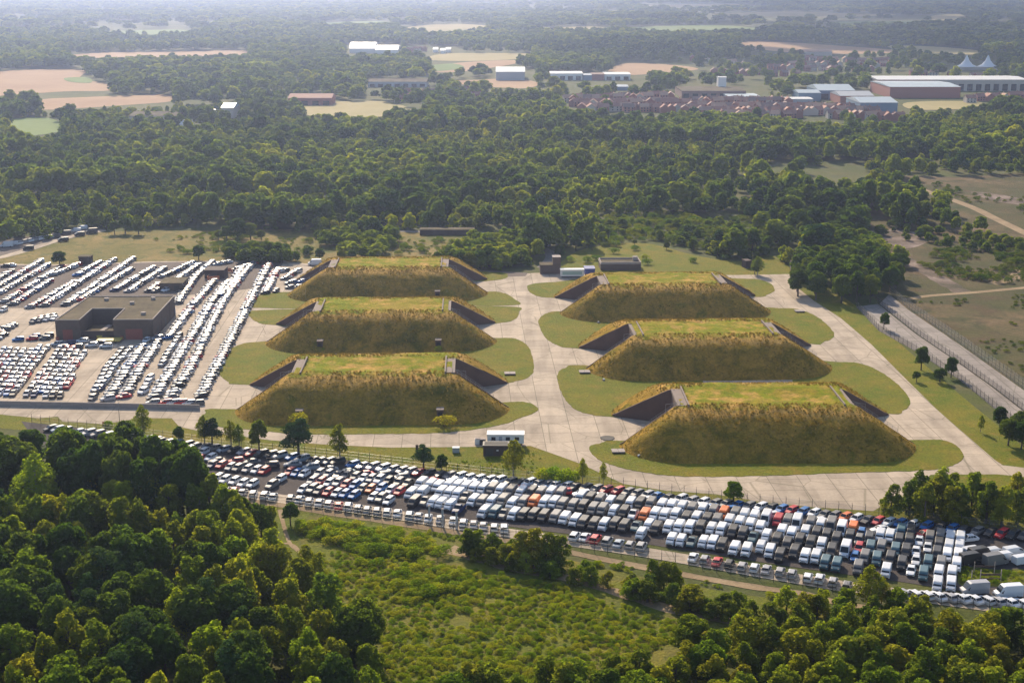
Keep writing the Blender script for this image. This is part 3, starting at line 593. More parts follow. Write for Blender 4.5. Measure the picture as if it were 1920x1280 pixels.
# cars at the left end, rows facing the camera
carsL = T(270, 780, KT, '890,740,d 1010,745,r 1140,775,s 1235,785,g 1375,800,s 1500,815,w 1605,825,r 960,925,w 1060,950,w 1190,970,w 1310,1000,w 1440,1010,w 290,490,w 320,560,w 420,560,w 510,520,w 460,640,r 700,660,r 760,560,w 860,640,w', 'hatchback')
carsL += T(380, 840, 6.4, '770,510,gu 880,430,w 1000,345,r 1075,360,b 1170,370,w', 'hatchback')
carsC = T(540, 850, KT, '160,570,w 270,570,gu 370,590,g 500,610,r 620,625,w 730,635,b 860,650,b 280,450,s 400,460,r 520,480,w 630,480,su 750,500,r 870,510,b 980,560,g 1090,565,o 380,340,s 510,350,s 640,370,gS 750,370,g 880,390,g 990,415,wS 1100,420,s '
          '1210,440,wu 1340,450,k 1480,480,gu 1600,490,kS 1240,550,b 1370,580,w 1490,600,r 1130,680,w 1230,700,gu 1340,730,w', 'hatchback')
vans = T(740, 870, KT, '190,510,w 340,490,w 310,360,w 450,390,w 210,620,k 370,600,gp 550,410,w 690,400,w 810,400,w 930,420,w 1040,440,w 1170,440,w 1290,440,g 1420,460,w 1560,470,g 1700,490,w 590,480,w 700,500,w 820,510,w 930,530,gp '
         '480,620,wm 590,640,wm 720,660,wm 830,710,dp 1050,610,w 1160,620,g 1290,620,w 1430,600,g 1580,650,w 1180,770,w 1340,770,t 1460,780,gp 1600,800,w')
vans += T(960, 890, KT, '110,660,k 250,660,k 390,680,k 550,690,g 680,710,w 830,740,w 940,770,kb 1090,790,kb 1230,800,w 1380,790,kb 1510,820,kb 1680,810,tp 1750,920,wm 1860,800,wm 110,480,gb 250,470,o 400,490,w 540,490,w 650,510,g 800,530,g 940,540,kb 1080,580,g '
          '1210,580,g 1370,600,wm 1510,620,kb 1640,640,wp 1800,660,o 220,340,k 350,350,g 490,350,w 630,360,g 910,410,w 1040,430,k 1170,450,g 1310,490,w 1460,480,k 1600,500,w 1730,500,k 1880,500,g')
vans += T(1180, 910, KT, '330,700,kb 510,690,w 550,850,wm 680,870,wm 830,880,tp 990,890,wm 1120,910,w 1250,940,kb 1420,990,w 1590,1010,w 1790,960,wm 640,680,w 800,690,w 950,690,kb 1100,700,wm 1240,720,w 1400,750,kb 1540,780,kb 1690,800,tp 1870,800,wm '
          '310,500,w 450,520,w 600,510,w 750,560,kb 890,560,w 1040,580,kb 1180,590,gb 1350,600,w 1490,630,w 1640,660,w 1780,700,w 410,380,w 550,390,w 690,410,w 830,430,g 980,440,w 1130,460,g 1270,490,o 1430,500,g 1560,520,w 1700,540,w 1850,600,wV')
vans += T(1400, 930, KT, '290,880,w 430,940,kb 630,890,kb 780,950,w 930,960,w 1060,1040,tb 1220,1070,tb 390,710,kb 450,610,w 410,440,r 540,450,g 530,780,kb 590,640,w 660,500,wV 710,720,kb 780,620,w 860,480,g 860,760,kb 940,630,kb 1000,510,w 1010,790,w 1080,660,kb 1140,540,gV '
          '1150,870,kb 1220,700,kb 1290,600,wV 1340,880,wV 1420,660,kb 1470,570,o 1520,1110,g 1610,960,g 1690,820,t 1740,720,k 1790,650,w 1780,990,t 1840,820,g')
vans += T(1540, 960, 5.053, '600,640,w 640,520,k 690,440,t 740,350,k 660,310,w 790,260,t 750,570,kb 800,450,kb 850,350,kb 885,275,k 955,670,tb 1000,560,tb 1040,460,kb 1070,390,kb 1090,300,g 1090,770,w 1100,660,w 1125,560,g 1150,490,w 1175,410,w 1195,320,w '
          '1220,770,w 1228,660,w 1238,570,w 1250,490,w 1270,410,w 1295,330,w 1000,320,g')
carsR = T(1400, 930, KT, '1480,930,b 1540,810,ru 1590,710,gu 1620,610,b', 'hatchback') + T(1540, 960, 5.053, '840,620,w 890,510,w 915,450,w 940,390,w 960,340,w', 'saloon')
def place_ranks(lst, ang, rowname):
    a = R(ang); e = np.array([math.sin(a), math.cos(a)]); n = np.array([math.cos(a), -math.sin(a)])
    P = []
    for x, y, c, k in lst:
        g = np.array(G(x, y)); L = VM[k]['L']; P.append([*(g + e * L / 2), L, VM[k]['W']])
    P = np.array(P)
    for it in range(60):
        for i in range(len(P)):
            d = P[:, :2] - P[i, :2]; u = d @ n; v = d @ e
            mu = (P[:, 3] + P[i, 3]) / 2 + .22 - np.abs(u); mv = (P[:, 2] + P[i, 2]) / 2 + .12 - np.abs(v)
            for j in np.nonzero((mu > 0) & (mv > 0))[0]:
                if j <= i: continue
                if mu[j] < mv[j] * 1.3: s = (n * mu[j] / 2) * (1 if u[j] >= 0 else -1)
                else: s = (e * mv[j] / 2) * (1 if v[j] >= 0 else -1)
                P[j, :2] += s * .6; P[i, :2] -= s * .6
    for (x, y, c, k), p in zip(lst, P):
        yy = y
        vehicle(k, c, p[0], p[1], -a + R(random.uniform(-1.2, 1.2)), rowname(x, y) if callable(rowname) else rowname, x + y * .001, near=y > 1035)
place_ranks(carsL, 22, lambda x, y: 'short row by the tall oaks' if y < 896 and x < 500 else ('low front row at its left end' if x < 480 else 'small knot before the wire cage'))
place_ranks(carsC, 22, lambda x, y: 'front rank of the car block' if y > 915 + (x - 555) * .09 + 4 else 'back ranks of the car block')
def vrow(x, y):
    base = 962 + (x - 770) * 0.142      # front line of the vans
    d = base - y
    z = 'under the caravan end' if x < 900 else 'of the van block'
    k = 'front' if d < 11 else ('second' if d < 29 else ('third' if d < 48 else ('fourth' if d < 68 else 'rearmost')))
    part = 'left third' if x < 1120 else ('middle third' if x < 1450 else 'right third')
    return k + ' line, ' + part + ' of van block'
place_ranks(vans + carsR, AX, vrow)
# single row under the inner fence
RA = '97,k 110,l 125,s 150,w 168,s 185,g 203,w 222,s 240,w 262,s 277,s 293,d 299,g 316,g 332,t 352,k 368,g 386,k 401,g 421,l 440,k 458,s 474,r 491,k 510,k 525,s 549,b 567,l 589,k 603,g 618,s 633,k 662,b 682,s 700,s 719,w 737,s 755,s 770,s 787,r 804,k 826,k 843,g 862,w 879,w 898,w 918,w 936,w 957,g 976,k 992,w 1009,s 1026,g 1041,w 1062,w 1078,k 1098,k 1118,g 1136,r 1158,r 1177,g 1194,g 1213,s 1230,b 1252,k 1275,w 1296,s 1317,w 1340,g 1360,g 1382,b 1403,g 1425,w 1445,k 1464,b 1483,r 1504,b 1525,w 1545,g 1563,g 1583,o 1604,w 1626,k 1645,r 1665,w 1686,b 1710,w 1735,b 1762,k 1783,b 1805,k 1830,g 1855,k 1876,r 1897,k 1918,k'
RL = [(60, 801), (97, 806), (292, 830), (336, 836), (430, 846), (480, 853), (547, 859), (571, 864), (635, 869), (660, 873), (720, 881), (805, 890), (880, 899), (947, 905), (1064, 914), (1158, 923), (1250, 936), (1332, 946), (1427, 953), (1525, 965), (1646, 980), (1736, 989), (1839, 1000), (1960, 1013)]
random.seed(3)
for it in RA.split():
    x, c = it.split(','); x = float(x); y = float(np.interp(x, [p[0] for p in RL], [p[1] for p in RL])); g = G(x, y)
    k = random.choice(['hatchback', 'hatchback', 'saloon', 'suv', 'hatchback'])
    vehicle(k, c, g[0], g[1] - .6, -R(46 + random.uniform(-2, 2)), 'single row under the inner fence', x, near=x > 1500)
# row beyond the outer fence, tails to the camera
RE = [(404, 924), (425, 926), (440, 928), (455, 930), (475, 933), (497, 936), (512, 938), (545, 941), (562, 943), (580, 947), (599, 949), (617, 952), (635, 955), (653, 957), (672, 960), (689, 963), (707, 965), (726, 967), (745, 969), (768, 974), (785, 975), (803, 978), (825, 980), (850, 983), (869, 987), (888, 990), (906, 993), (927, 996), (945, 998),
      (1078, 1013), (1097, 1014), (1117, 1018), (1139, 1022), (1160, 1026), (1182, 1029), (1203, 1032), (1300, 1052), (1322, 1056), (1345, 1060), (1368, 1064), (1392, 1069), (1415, 1072), (1437, 1075), (1463, 1079), (1485, 1083), (1515, 1090), (1537, 1093), (1562, 1098), (1588, 1105)]
cE = 'ssrswwlslwwwrwssswwlswswwsswwwwrslsswsrkswssswwsg'
for i, (x, y) in enumerate(RE):
    g = G(x, y - 2); vehicle(random.choice(['hatchback', 'hatchback', 'suv', 'saloon']), cE[i % len(cE)], g[0], g[1] + .2, R(180 - 2 + random.uniform(-3, 3)) if x < 1050 else R(180 - 20), 'spaced row along the outer fence', x, near=x > 1400)
# white row behind the trees at bottom right
for i in range(13):
    x = 1690 + i * 22.5; y = 1117 + i * 1.9
    g = G(x, y); vehicle(random.choice(['hatchback', 'saloon']), 'w' if i % 4 else 's', g[0], g[1], R(205 + random.uniform(-3, 3)), 'bottom row behind the leafy trees', x, near=True)
# cars parked across the ends of the ranks
for (x, y, c, k, a) in [(407, 868, 'k', 'saloon', 70), (443, 868, 'r', 'hatchback', 72), (472, 870, 'g', 'saloon', 75), (508, 877, 'k', 'suv', 74), (549, 874, 's', 'saloon', 76), (583, 880, 'l', 'suv', 76), (617, 884, 's', 'saloon', 72), (650, 889, 't', 'saloon', 72),
                        (684, 893, 'r', 'saloon', 72), (716, 896, 'g', 'suv', 72), (751, 900, 'g', 'suv', 72), (807, 906, 'r', 'saloon', 74), (840, 909, 'b', 'hatchback', 74), (872, 912, 'w', 'saloon', 74), (916, 916, 'l', 'hatchback', 76), (975, 921, 'r', 'saloon', 76), (1013, 923, 'b', 'hatchback', 76),
                        (1056, 927, 'r', 'hatchback', 76), (1090, 931, 'w', 'suv', 76), (1122, 935, 'w', 'saloon', 76), (1208, 944, 'w', 'suv', 76), (1255, 949, 'b', 'saloon', 76), (1332, 957, 'b', 'hatchback', 76), (1367, 960, 'b', 'hatchback', 76), (1447, 970, 'w', 'saloon', 76),
                        (1535, 981, 'w', 'saloon', 76), (1650, 997, 'w', 'saloon', 76), (1690, 1000, 'b', 'saloon', 76), (1733, 1006, 'r', 'saloon', 76), (1775, 1009, 'w', 'saloon', 76), (1815, 1014, 'w', 'saloon', 76)]:
    g = G(x, y); vehicle(k, c, g[0], g[1], -R(a), 'gap behind the ranks, parked crossways', x)
for (x, y, c, k, a, dsc) in [(1824, 1040, 'w', 'van', -62, 0), (1838, 1046, 'k', 'tallvan', -64, 0), (1862, 1042, 'w', 'van', -64, 0), (1822, 1056, 'k', 'tallvan', -62, 0), (1885, 1050, 'w', 'van', -64, 0), (1900, 1040, 'w', 'van', -64, 0), (1866, 1058, 'g', 'tallvan', -62, 0), (1918, 1056, 'w', 'van', -60, 0),
                             (1826, 1112, 's', 'tallvan', 82, 1), (1889, 1118, 'w', 'tallvan', 82, 1)]:
    g = G(x, y); vehicle(k, c, g[0], g[1], -R(a) if a > 0 else R(110 + 0 * a), 'cluster beside the weedy enclosure' if not dsc else 'lane below the weedy enclosure', x, near=True)

# ---- upper car park: strips of cars (photo pixels of a 2.977x enlargement at 0,400)
def Z(x, y): return G(x / 2.977, 400 + y / 2.977)
STRIPS = []   # (points, car axis in degrees from depth, spacing)
def st(pts, ax, sp): STRIPS.append(([Z(*p) for p in pts], ax, sp))
st([(1120, 1030), (1300, 680), (1500, 290)], 58, 2.95); st([(1480, 450), (1545, 320)], 62, 2.6)
st([(955, 1035), (1060, 870), (1170, 640), (1225, 530), (1290, 430), (1400, 290)], 58, 2.95)
st([(855, 1040), (930, 920), (1005, 790), (1100, 640), (1180, 500), (1270, 385)], 58, 2.95)
st([(1225, 470), (1310, 380), (1345, 310)], 58, 2.7)
st([(690, 1030), (765, 900), (850, 770), (885, 700)], 58, 2.95); st([(605, 1045), (700, 880), (790, 750)], 58, 2.95)
st([(515, 1040), (600, 860), (690, 760)], 10, 4.5); st([(560, 985), (650, 850), (740, 750)], 10, 4.5)
st([(905, 850), (1000, 690)], 12, 4.4); st([(935, 700), (1055, 545)], 55, 2.7); st([(990, 505), (1080, 370), (1180, 275)], 58, 2.95); st([(1075, 520), (1190, 385)], 58, 2.95)
st([(1215, 290), (1280, 278)], 60, 2.85); st([(1320, 320), (1440, 278)], 60, 2.8); st([(800, 1000), (835, 930)], 12, 4.4)
st([(640, 435), (860, 305)], 60, 2.85); st([(720, 440), (910, 315)], 60, 2.85); st([(830, 440), (880, 400)], 60, 2.85); st([(905, 360), (1095, 272)], 60, 2.85); st([(975, 385), (1110, 292)], 60, 2.85)
st([(870, 440), (980, 432)], 30, 4.0)
st([(365, 515), (740, 260)], 60, 2.85); st([(445, 490), (735, 315)], 60, 2.85); st([(165, 530), (420, 385)], 60, 2.85); st([(430, 350), (570, 270)], 60, 2.85); st([(245, 520), (640, 262)], 60, 2.85)
st([(20, 500), (345, 300)], 60, 2.85); st([(70, 512), (285, 378)], 60, 2.85); st([(300, 348), (440, 290)], 60, 2.85); st([(-60, 445), (230, 268)], 60, 2.85); st([(-60, 480), (180, 345), (262, 295)], 60, 2.85); st([(-60, 400), (60, 330)], 60, 2.85)
st([(1590, 370), (1660, 325)], 60, 2.7); st([(1560, 330), (1600, 322)], 60, 2.7); st([(1615, 395), (1700, 385)], 60, 2.8); st([(1620, 420), (1660, 418)], 60, 2.8)
st([(30, 300), (70, 297)], 70, 2.6); st([(185, 612), (325, 590)], 8, 2.6); st([(225, 595), (330, 575)], 8, 2.6)
st([(-40, 700), (75, 625)], 60, 2.85); st([(-30, 660), (60, 640)], 60, 2.8); st([(-40, 720), (20, 680)], 60, 2.85)
BLOCK = []
for q in range(14):      # files of cars facing the camera at bottom left
    xb = -130 + q * 37; hi = 0.98 if q > 3 else 0.9
    if q == 13: hi = .45
    if q == 7: continue
    BLOCK.append([(xb - 15, 1003 + min(q, 12) * 2), (xb + 190 * hi - 15, 1003 + min(q, 12) * 2 - 262 * hi)])
for b in BLOCK: st(b, -7, 4.75)
for (x, y) in [(115, 712), (195, 708), (210, 695), (262, 705), (275, 692)]: STRIPS.append(([Z(x - 12, y), Z(x + 12, y)], 70, 5.0))
small = []
for (x, y, c, a) in [(320, 740, 'l', 80), (388, 735, 'd', 75), (460, 722, 'w', 80), (350, 755, 'd', 78), (430, 755, 'g', 78), (512, 745, 'w', 70), (560, 732, 'k', 70), (592, 750, 'w', 82), (818, 718, 'w', 10), (20, 548, 'w', 10), (800, 1005, 'w', 15), (1540, 440, 'k', 20), (1630, 393, 'b', 62)]:
    small.append((Z(x, y), c, a))
for (x, c) in ((855, 's'), (925, 'r'), (972, 'w'), (1013, 'r'), (1055, 'w'), (1105, 'g')): small.append((Z(x, 1068), c, 75))
BLD = [G(98, 643), G(294, 641), G(320, 586), G(158, 586)]
far_list = []
random.seed(5)
for P, ax, sp in STRIPS:
    L = [math.dist(a, b) for a, b in zip(P[:-1], P[1:])]; tot = sum(L); n = int(tot / sp) + 1
    for i in range(n):
        if random.random() < .03: continue
        s = i * sp; k = 0
        while k < len(L) - 1 and s > L[k]: s -= L[k]; k += 1
        f = s / L[k]; x = P[k][0] + (P[k + 1][0] - P[k][0]) * f; y = P[k][1] + (P[k + 1][1] - P[k][1]) * f
        if inpoly([x], [y], BLD)[0]: continue
        c = random.choices('wsgkbrld', [26, 22, 20, 16, 5, 6, 3, 4])[0] if ax > -5 else random.choices('wsgkbrld', [20, 22, 16, 14, 6, 16, 4, 4])[0]
        far_list.append((x + random.uniform(-.25, .25), y + random.uniform(-.1, .1), c, ax + random.uniform(-2, 2), random.choice(['hatchback', 'hatchback', 'saloon', 'suv'])))
for (p, c, a) in small: far_list.append((p[0], p[1], c, a, random.choice(['hatchback', 'suv'])))
far_list.sort(key=lambda t: t[1])
ncars = sum(1 for v in VEH if v['o']['category'] == 'car'); NIND = max(0, 297 - ncars)
for (x, y, c, a, k) in far_list[:NIND]:
    rowname = 'packed files behind the concrete barrier' if x < -108 else ('slanting rows ending at the barrier' if x < -95 else 'slanting rows nearest the bunkers')
    vehicle(k, c, x, y, -R(a), rowname, x)
def bake(cars, name, label):
    V = []; Q = []; Mi = []; C = []
    base = {}
    for k in ('hatchback', 'saloon', 'suv'):
        b = VM[k]['bodymb']; g = VM[k]['glassmb']; v = np.array(b.V + g.V); f = list(b.F) + [tuple(i + len(b.V) for i in q) for q in g.F]; m = list(b.M) + [1] * len(g.F)
        tri = []; tm = []
        for q, mm in zip(f, m):
            for i in range(1, len(q) - 1): tri.append((q[0], q[i], q[i + 1])); tm.append(mm)
        base[k] = (v, np.array(tri), np.array(tm))
    off = 0
    for (x, y, c, a, k) in cars:
        v, t, m = base[k]; r = -R(a); cs, sn = math.cos(r), math.sin(r)
        vv = np.stack([v[:, 0] * cs - v[:, 1] * sn + x, v[:, 0] * sn + v[:, 1] * cs + y, v[:, 2] + .11], 1)
        V.append(vv); Q.append(t + off); Mi.append(m); off += len(v); f = 1 + random.uniform(-.1, .1)
        C.append(np.tile(np.array([*[min(1, q * f) for q in PAL[c][0]], 1.0], dtype=np.float32), (len(v), 1)))
    me = meshnp(name, np.concatenate(V), np.concatenate(Q), [M['paintv'], M['glass'], M['black'], M['metal']], np.concatenate(Mi))
    at = me.color_attributes.new('tint', 'FLOAT_COLOR', 'POINT'); at.data.foreach_set('color', np.concatenate(C).ravel())
    tag(obj(name, me), label, kind='stuff')
bake(far_list[NIND:], 'parked_cars', 'hundreds of closely parked cars glinting in long slanting rows on the upper car park')
for (x, y, c, k, a) in [(75, 251, 'w', 'tallvan', 75), (140, 232, 'w', 'van', 75), (600, 145, 'k', 'van', 70), (720, 113, 'k', 'van', 72), (830, 87, 'w', 'van', 75), (900, 60, 'w', 'van', 75), (690, 190, 'k', 'van', 60), (870, 130, 'k', 'van', 62), (1000, 103, 'k', 'tallvan', 70), (310, 283, 'k', 'van', 62),
                        (200, 225, 'w', 'suv', 35), (260, 210, 's', 'suv', 35), (320, 198, 'w', 'suv', 35), (375, 186, 's', 'suv', 35), (430, 176, 'w', 'suv', 35), (485, 166, 'w', 'suv', 35), (540, 158, 's', 'suv', 35)]:
    g = G(x / 5.82, 420 + y / 5.82); vehicle(k, c, g[0], g[1], -R(a), 'strip at the forest edge, far left', x)
g = G(590, 497); vehicle('tallvan', 'w', g[0], g[1], -R(85), 'gravel behind the farthest left bunker', 590)

# labels for every vehicle: colour and body, the row it stands in, its place among its like
from collections import defaultdict
gr = defaultdict(list)
for v in VEH: gr[(v['row'], v['colour'], v['nm'])].append(v)
for (row, cn, nm), L in gr.items():
    L.sort(key=lambda v: v['order'])
    for i, v in enumerate(L):
        row2 = row
        if len(L) == 1: s = f"only {cn} {nm} in {row2}"
        elif i == len(L) - 1: s = f"{cn} {nm}, rightmost such in {row2}"
        elif i == 0: s = f"{cn} {nm}, leftmost such in {row2}"
        else: s = f"{cn} {nm}, {ordw(i + 1)} such from left in {row2}"
        v['o']['label'] = s.replace('  ', ' '); v['o']['group'] = ('vans' if v['o']['category'] == 'van' else 'cars') + ' parked in the storage car parks'

# ------------------------------------------------------------------ trees
def crown_np(blobs, n, size, jit=0.55, seed=0, fill=0.25, drop=0.0):
    """leaf clumps spread over the surfaces (and a few inside) of overlapping blobs; each clump is a bent pair of small faces"""
    g = np.random.default_rng(seed); vol = np.array([b[3] * b[4] for b in blobs]); idx = g.choice(len(blobs), n, p=vol / vol.sum())
    B = np.array(blobs)[idx]; d = g.normal(size=(n, 3)); d /= np.linalg.norm(d, axis=1)[:, None]; d[:, 2] = np.where(d[:, 2] < -.45, -d[:, 2], d[:, 2])
    r = np.where(g.random(n) < fill, g.uniform(.45, .9, n), g.uniform(.82, 1.25, n))
    C = B[:, :3] + d * np.stack([B[:, 3], B[:, 3], B[:, 4]], 1) * r[:, None]
    # drop clumps buried deep inside other blobs
    keep = np.ones(n, bool)
    for b in blobs:
        q = ((C - np.array(b[:3])) / np.array([b[3], b[3], b[4]])); keep &= ~((q ** 2).sum(1) < .45)
    C = C[keep]; d = d[keep]; n = len(C)
    nn = d + g.normal(size=(n, 3)) * jit; nn /= np.linalg.norm(nn, axis=1)[:, None]
    t = np.cross(nn, g.normal(size=(n, 3))); t /= np.linalg.norm(t, axis=1)[:, None]; b = np.cross(nn, t)
    s = size * g.uniform(.6, 1.35, n)[:, None]; s2 = s * g.uniform(.5, .95, n)[:, None]
    V = np.stack([C - t * s, C - b * s2 + nn * s * .15, C + t * s, C + b * s2 - nn * s * .25], 1).reshape(-1, 3)
    return V, np.arange(4 * n).reshape(-1, 4)
def blobset(kind, h, seed):
    g = random.Random(seed); B = []
    if kind == 'birch':
        for i in range(11):
            f = i / 10; z = h * (.30 + .64 * f); w = h * .17 * math.sin(math.pi * (.22 + .70 * f)) + .35
            for q in range(2): a = g.uniform(0, 6.28); B.append((math.cos(a) * w * .6, math.sin(a) * w * .6, z + g.uniform(-.4, .4), w * g.uniform(.55, .9), h * .085))
    elif kind == 'pine':
        for i in range(10):
            f = i / 9; z = h * (.42 + .52 * f); w = h * .20 * (1 - .62 * f) * g.uniform(.7, 1.2)
            for q in range(3 if f < .8 else 1): a = g.uniform(0, 6.28); B.append((math.cos(a) * w, math.sin(a) * w, z + g.uniform(-.3, .3), w * g.uniform(.5, .8) + .4, h * .045 + .25))
    elif kind == 'shrub':
        for i in range(26):
            a = g.uniform(0, 6.28); f = g.random() ** .8; z = h * (.10 + .78 * f); w = h * .24 * math.sqrt(max(.06, 1 - f * f * .9)) * g.random() ** .4
            B.append((math.cos(a) * w, math.sin(a) * w, z, h * g.uniform(.07, .13) * (1.15 - .5 * f), h * g.uniform(.07, .14)))
    elif kind == 'broad':
        for i in range(34):
            a = g.uniform(0, 6.28); f = g.random(); z = h * (.32 + .58 * f); w = h * .26 * math.sqrt(max(.05, 1 - (1.5 * (f - .35)) ** 2))
            B.append((math.cos(a) * w * .8, math.sin(a) * w * .8, z, h * g.uniform(.055, .12), h * g.uniform(.05, .11)))
        B.append((0, 0, h * .58, h * .19, h * .22))
    else:   # bush
        for i in range(8):
            a = g.uniform(0, 6.28); w = h * .55 * g.random(); B.append((math.cos(a) * w, math.sin(a) * w, h * g.uniform(.25, .62), h * g.uniform(.26, .40), h * g.uniform(.22, .36)))
    return B
def trunk_mesh(kind, h, seed, name):
    g = random.Random(seed); b = MB(); r = h * (.016 if kind == 'birch' else .022)
    if kind == 'bush': 
        for i in range(4): a = g.uniform(0, 6.28); b.seg((0, 0, -.1), (math.cos(a) * h * .3, math.sin(a) * h * .3, h * .5), (.07, .03))
    else:
        top = Vector((g.uniform(-.3, .3), g.uniform(-.3, .3), h * .86)); mid = Vector((g.uniform(-.25, .25), g.uniform(-.25, .25), h * .42))
        b.seg((0, 0, -.2), mid, (r * 1.3, r * .9), n=7); b.seg(mid, top, (r * .9, r * .25), n=6)
        for i in range(8):
            f = g.uniform(.0, .85); p = mid.lerp(top, f); a = g.uniform(0, 6.28); L = h * .2 * (1 - f * .6)
            b.seg(p, p + Vector((math.cos(a) * L, math.sin(a) * L, L * (.6 if kind != 'pine' else .15))), (r * .4, r * .12), n=4)
    return b.mesh(name, [M['birchbark'] if kind == 'birch' else M['bark']])
TREE = {}
def protos(kind, mat, h, n, size, count, **k):
    L = []
    for i in range(count):
        V, Q = crown_np(blobset(kind, h, 31 * i + len(kind)), n, size, seed=i + 5, **k)
        L.append((meshnp(kind + '_crown', V, Q, [M[mat]]), trunk_mesh(kind, h, i, kind + '_trunk')))
    TREE[kind] = (L, h)
protos('birch', 'leaf_birch', 12.0, 5200, 0.23, 4, jit=0.7, fill=.35); protos('pine', 'leaf_pine', 12.0, 5200, 0.26, 4, jit=0.5, fill=.3)
protos('broad', 'leaf_broad', 12.0, 7500, 0.29, 4, jit=0.6, fill=.2); protos('shrub', 'leaf_birch', 8.0, 4200, 0.20, 5, jit=0.75, fill=.35); protos('bush', 'leaf_gorse', 3.0, 1500, 0.15, 4, jit=0.7, fill=.2)
TINT = {'fresh': ((1.3, 1.3, 0.9), 'yellow-green'), 'dark': ((0.72, 0.80, 0.95), 'dark green'), 'mid': ((1.05, 1.05, 1.0), 'mid green'), 'olive': ((1.2, 1.05, 0.9), 'olive green'), 'grey': ((1.5, 1.55, 1.9), 'silvery green'), 'gold': ((2.3, 1.75, 0.9), 'golden green')}
KINDN = {'birch': ('birch_tree', 'birch'), 'pine': ('pine_tree', 'pine'), 'broad': ('oak_tree', 'broad tree'), 'shrub': ('willow_tree', 'willowy tree'), 'bush': ('bush', 'bush')}
TREES = []
def tree(kind, x, y, h, tint, area, wscale=1.0, order=None, label=None):
    L, h0 = TREE[kind]; c, t = random.choice(L); s = h / h0
    root = empty(KINDN[kind][0], (x, y, 0.0), random.uniform(0, 6.28)); root.scale = (s * wscale, s * wscale, s)
    cr = obj('crown', c, root); cc, cn = TINT[tint]; f = random.uniform(.88, 1.12); cr.color = (cc[0] * f, cc[1] * f, cc[2] * f, 1); obj('trunk' if kind != 'bush' else 'stem', t, root)
    root['category'] = 'bush' if kind == 'bush' else 'tree'
    TREES.append(dict(o=root, nm=KINDN[kind][1], cn=cn, area=area, order=x if order is None else order, label=label, h=h)); return root
def treepx(kind, px, py, hpx, tint, area, wscale=1.0, label=None):
    x, y = G(px, py); h = hpx / ((py - YH) / CAMZ); return tree(kind, x, y, h, tint, area, wscale, label=label)
# single trees along the strip between ring road and lower car park
for (k, x, y, h, t, w, lb) in [
    ('birch', 270, 822, 66, 'mid', 1.0, 'slender birch on the grass strip, leftmost of the strip trees'), ('broad', 335, 830, 34, 'mid', 1.1, 'low rounded tree on the strip right of the leftmost birch'),
    ('birch', 384, 836, 60, 'olive', 1.0, 'tall birch touching a dark pine on the grass strip'), ('pine', 398, 839, 58, 'dark', 1.2, 'dark pine touching a tall birch on the grass strip'),
    ('birch', 433, 837, 52, 'olive', .9, 'thin airy birch, left of the thin pair on the strip'), ('birch', 449, 840, 46, 'mid', 1.1, 'thin airy birch, right of the thin pair on the strip'),
    ('broad', 486, 847, 66, 'mid', .95, 'round headed tree on a bare stem before the front left bunker'), ('pine', 560, 857, 78, 'dark', 1.35, 'tall dark open pine before the front left bunker'),
    ('birch', 637, 864, 72, 'olive', 1.1, 'twin stemmed birch before the middle of the front left bunker'), ('pine', 794, 882, 54, 'mid', 1.2, 'bushy green pine left of the brown hut'),
    ('broad', 829, 886, 38, 'dark', 1.0, 'squat dark tree left of the brown hut'), ('birch', 963, 896, 76, 'olive', 1.15, 'leafy birch overlapping the white caravan end'),
    ('birch', 1092, 906, 50, 'mid', .8, 'thin sapling beside the ring road bend, left one'), ('birch', 1131, 908, 44, 'mid', .7, 'thin sapling beside the ring road bend, right one'),
    ('broad', 1375, 944, 46, 'fresh', 1.35, 'yellow-green rounded tree alone behind the single row of cars'), ('birch', 1657, 966, 38, 'fresh', .9, 'small airy tree left of the right hand thicket'),
    ('broad', 1657, 618, 34, 'dark', 1.0, 'small tree standing in the first fence line'), ('broad', 1727, 694, 48, 'dark', 1.0, 'taller tree beside the twin tracks, left of the pair'),
    ('broad', 1783, 708, 42, 'dark', 1.0, 'rounded tree beside the twin tracks, right of the pair'), ('broad', 1718, 716, 22, 'dark', 1.3, 'low scrubby tree at the foot of the twin track pair'),
    ('broad', 1762, 716, 28, 'dark', 1.6, 'dark thicket tree between the twin track pair'), ('birch', 1838, 810, 34, 'mid', .8, 'thin sapling on the verge beside the ring road'),
    ('birch', 1420, 516, 36, 'mid', 1.3, 'rounded birch beside the ruin on the lawn edge'), ('broad', 1415, 515, 20, 'mid', 1.4, 'low tree under the birch by the ruin'),
    ('broad', 112, 499, 30, 'dark', 1.6, 'conical bush tree behind the upper car park')]:
    treepx(k, x, y, h, t, 'single', w, lb)
for (x, y, h, t, lb) in [(205, 800, 14, 'dark', 'tiny dark bush on the strip beside the orange barrier'), (833, 800, 26, 'olive', 'dry bush before the right vent of the front left bunker'), (562, 800, 30, 'olive', 'dry bush before the left vent of the front left bunker'),
                         (824, 660, 14, 'olive', 'dry bush before the right vent of the middle left bunker'), (606, 660, 10, 'olive', 'dry bush before the left vent of the middle left bunker'), (1570, 742, 8, 'fresh', 'green bush on the rim of the front right bunker')]:
    treepx('bush', x, y, h, t, 'single', 1.0, lb)
for o in TREES[-1:]: o['o'].location = (67.6 + 24.0, 333 + 35, 8.5)
for i, x in enumerate([1020, 1034, 1048, 1062, 1076]): treepx('bush', x, 902 + i, 28 + 6 * (i % 2), 'fresh' if i % 2 else 'mid', 'clump behind the single car row', 1.0)
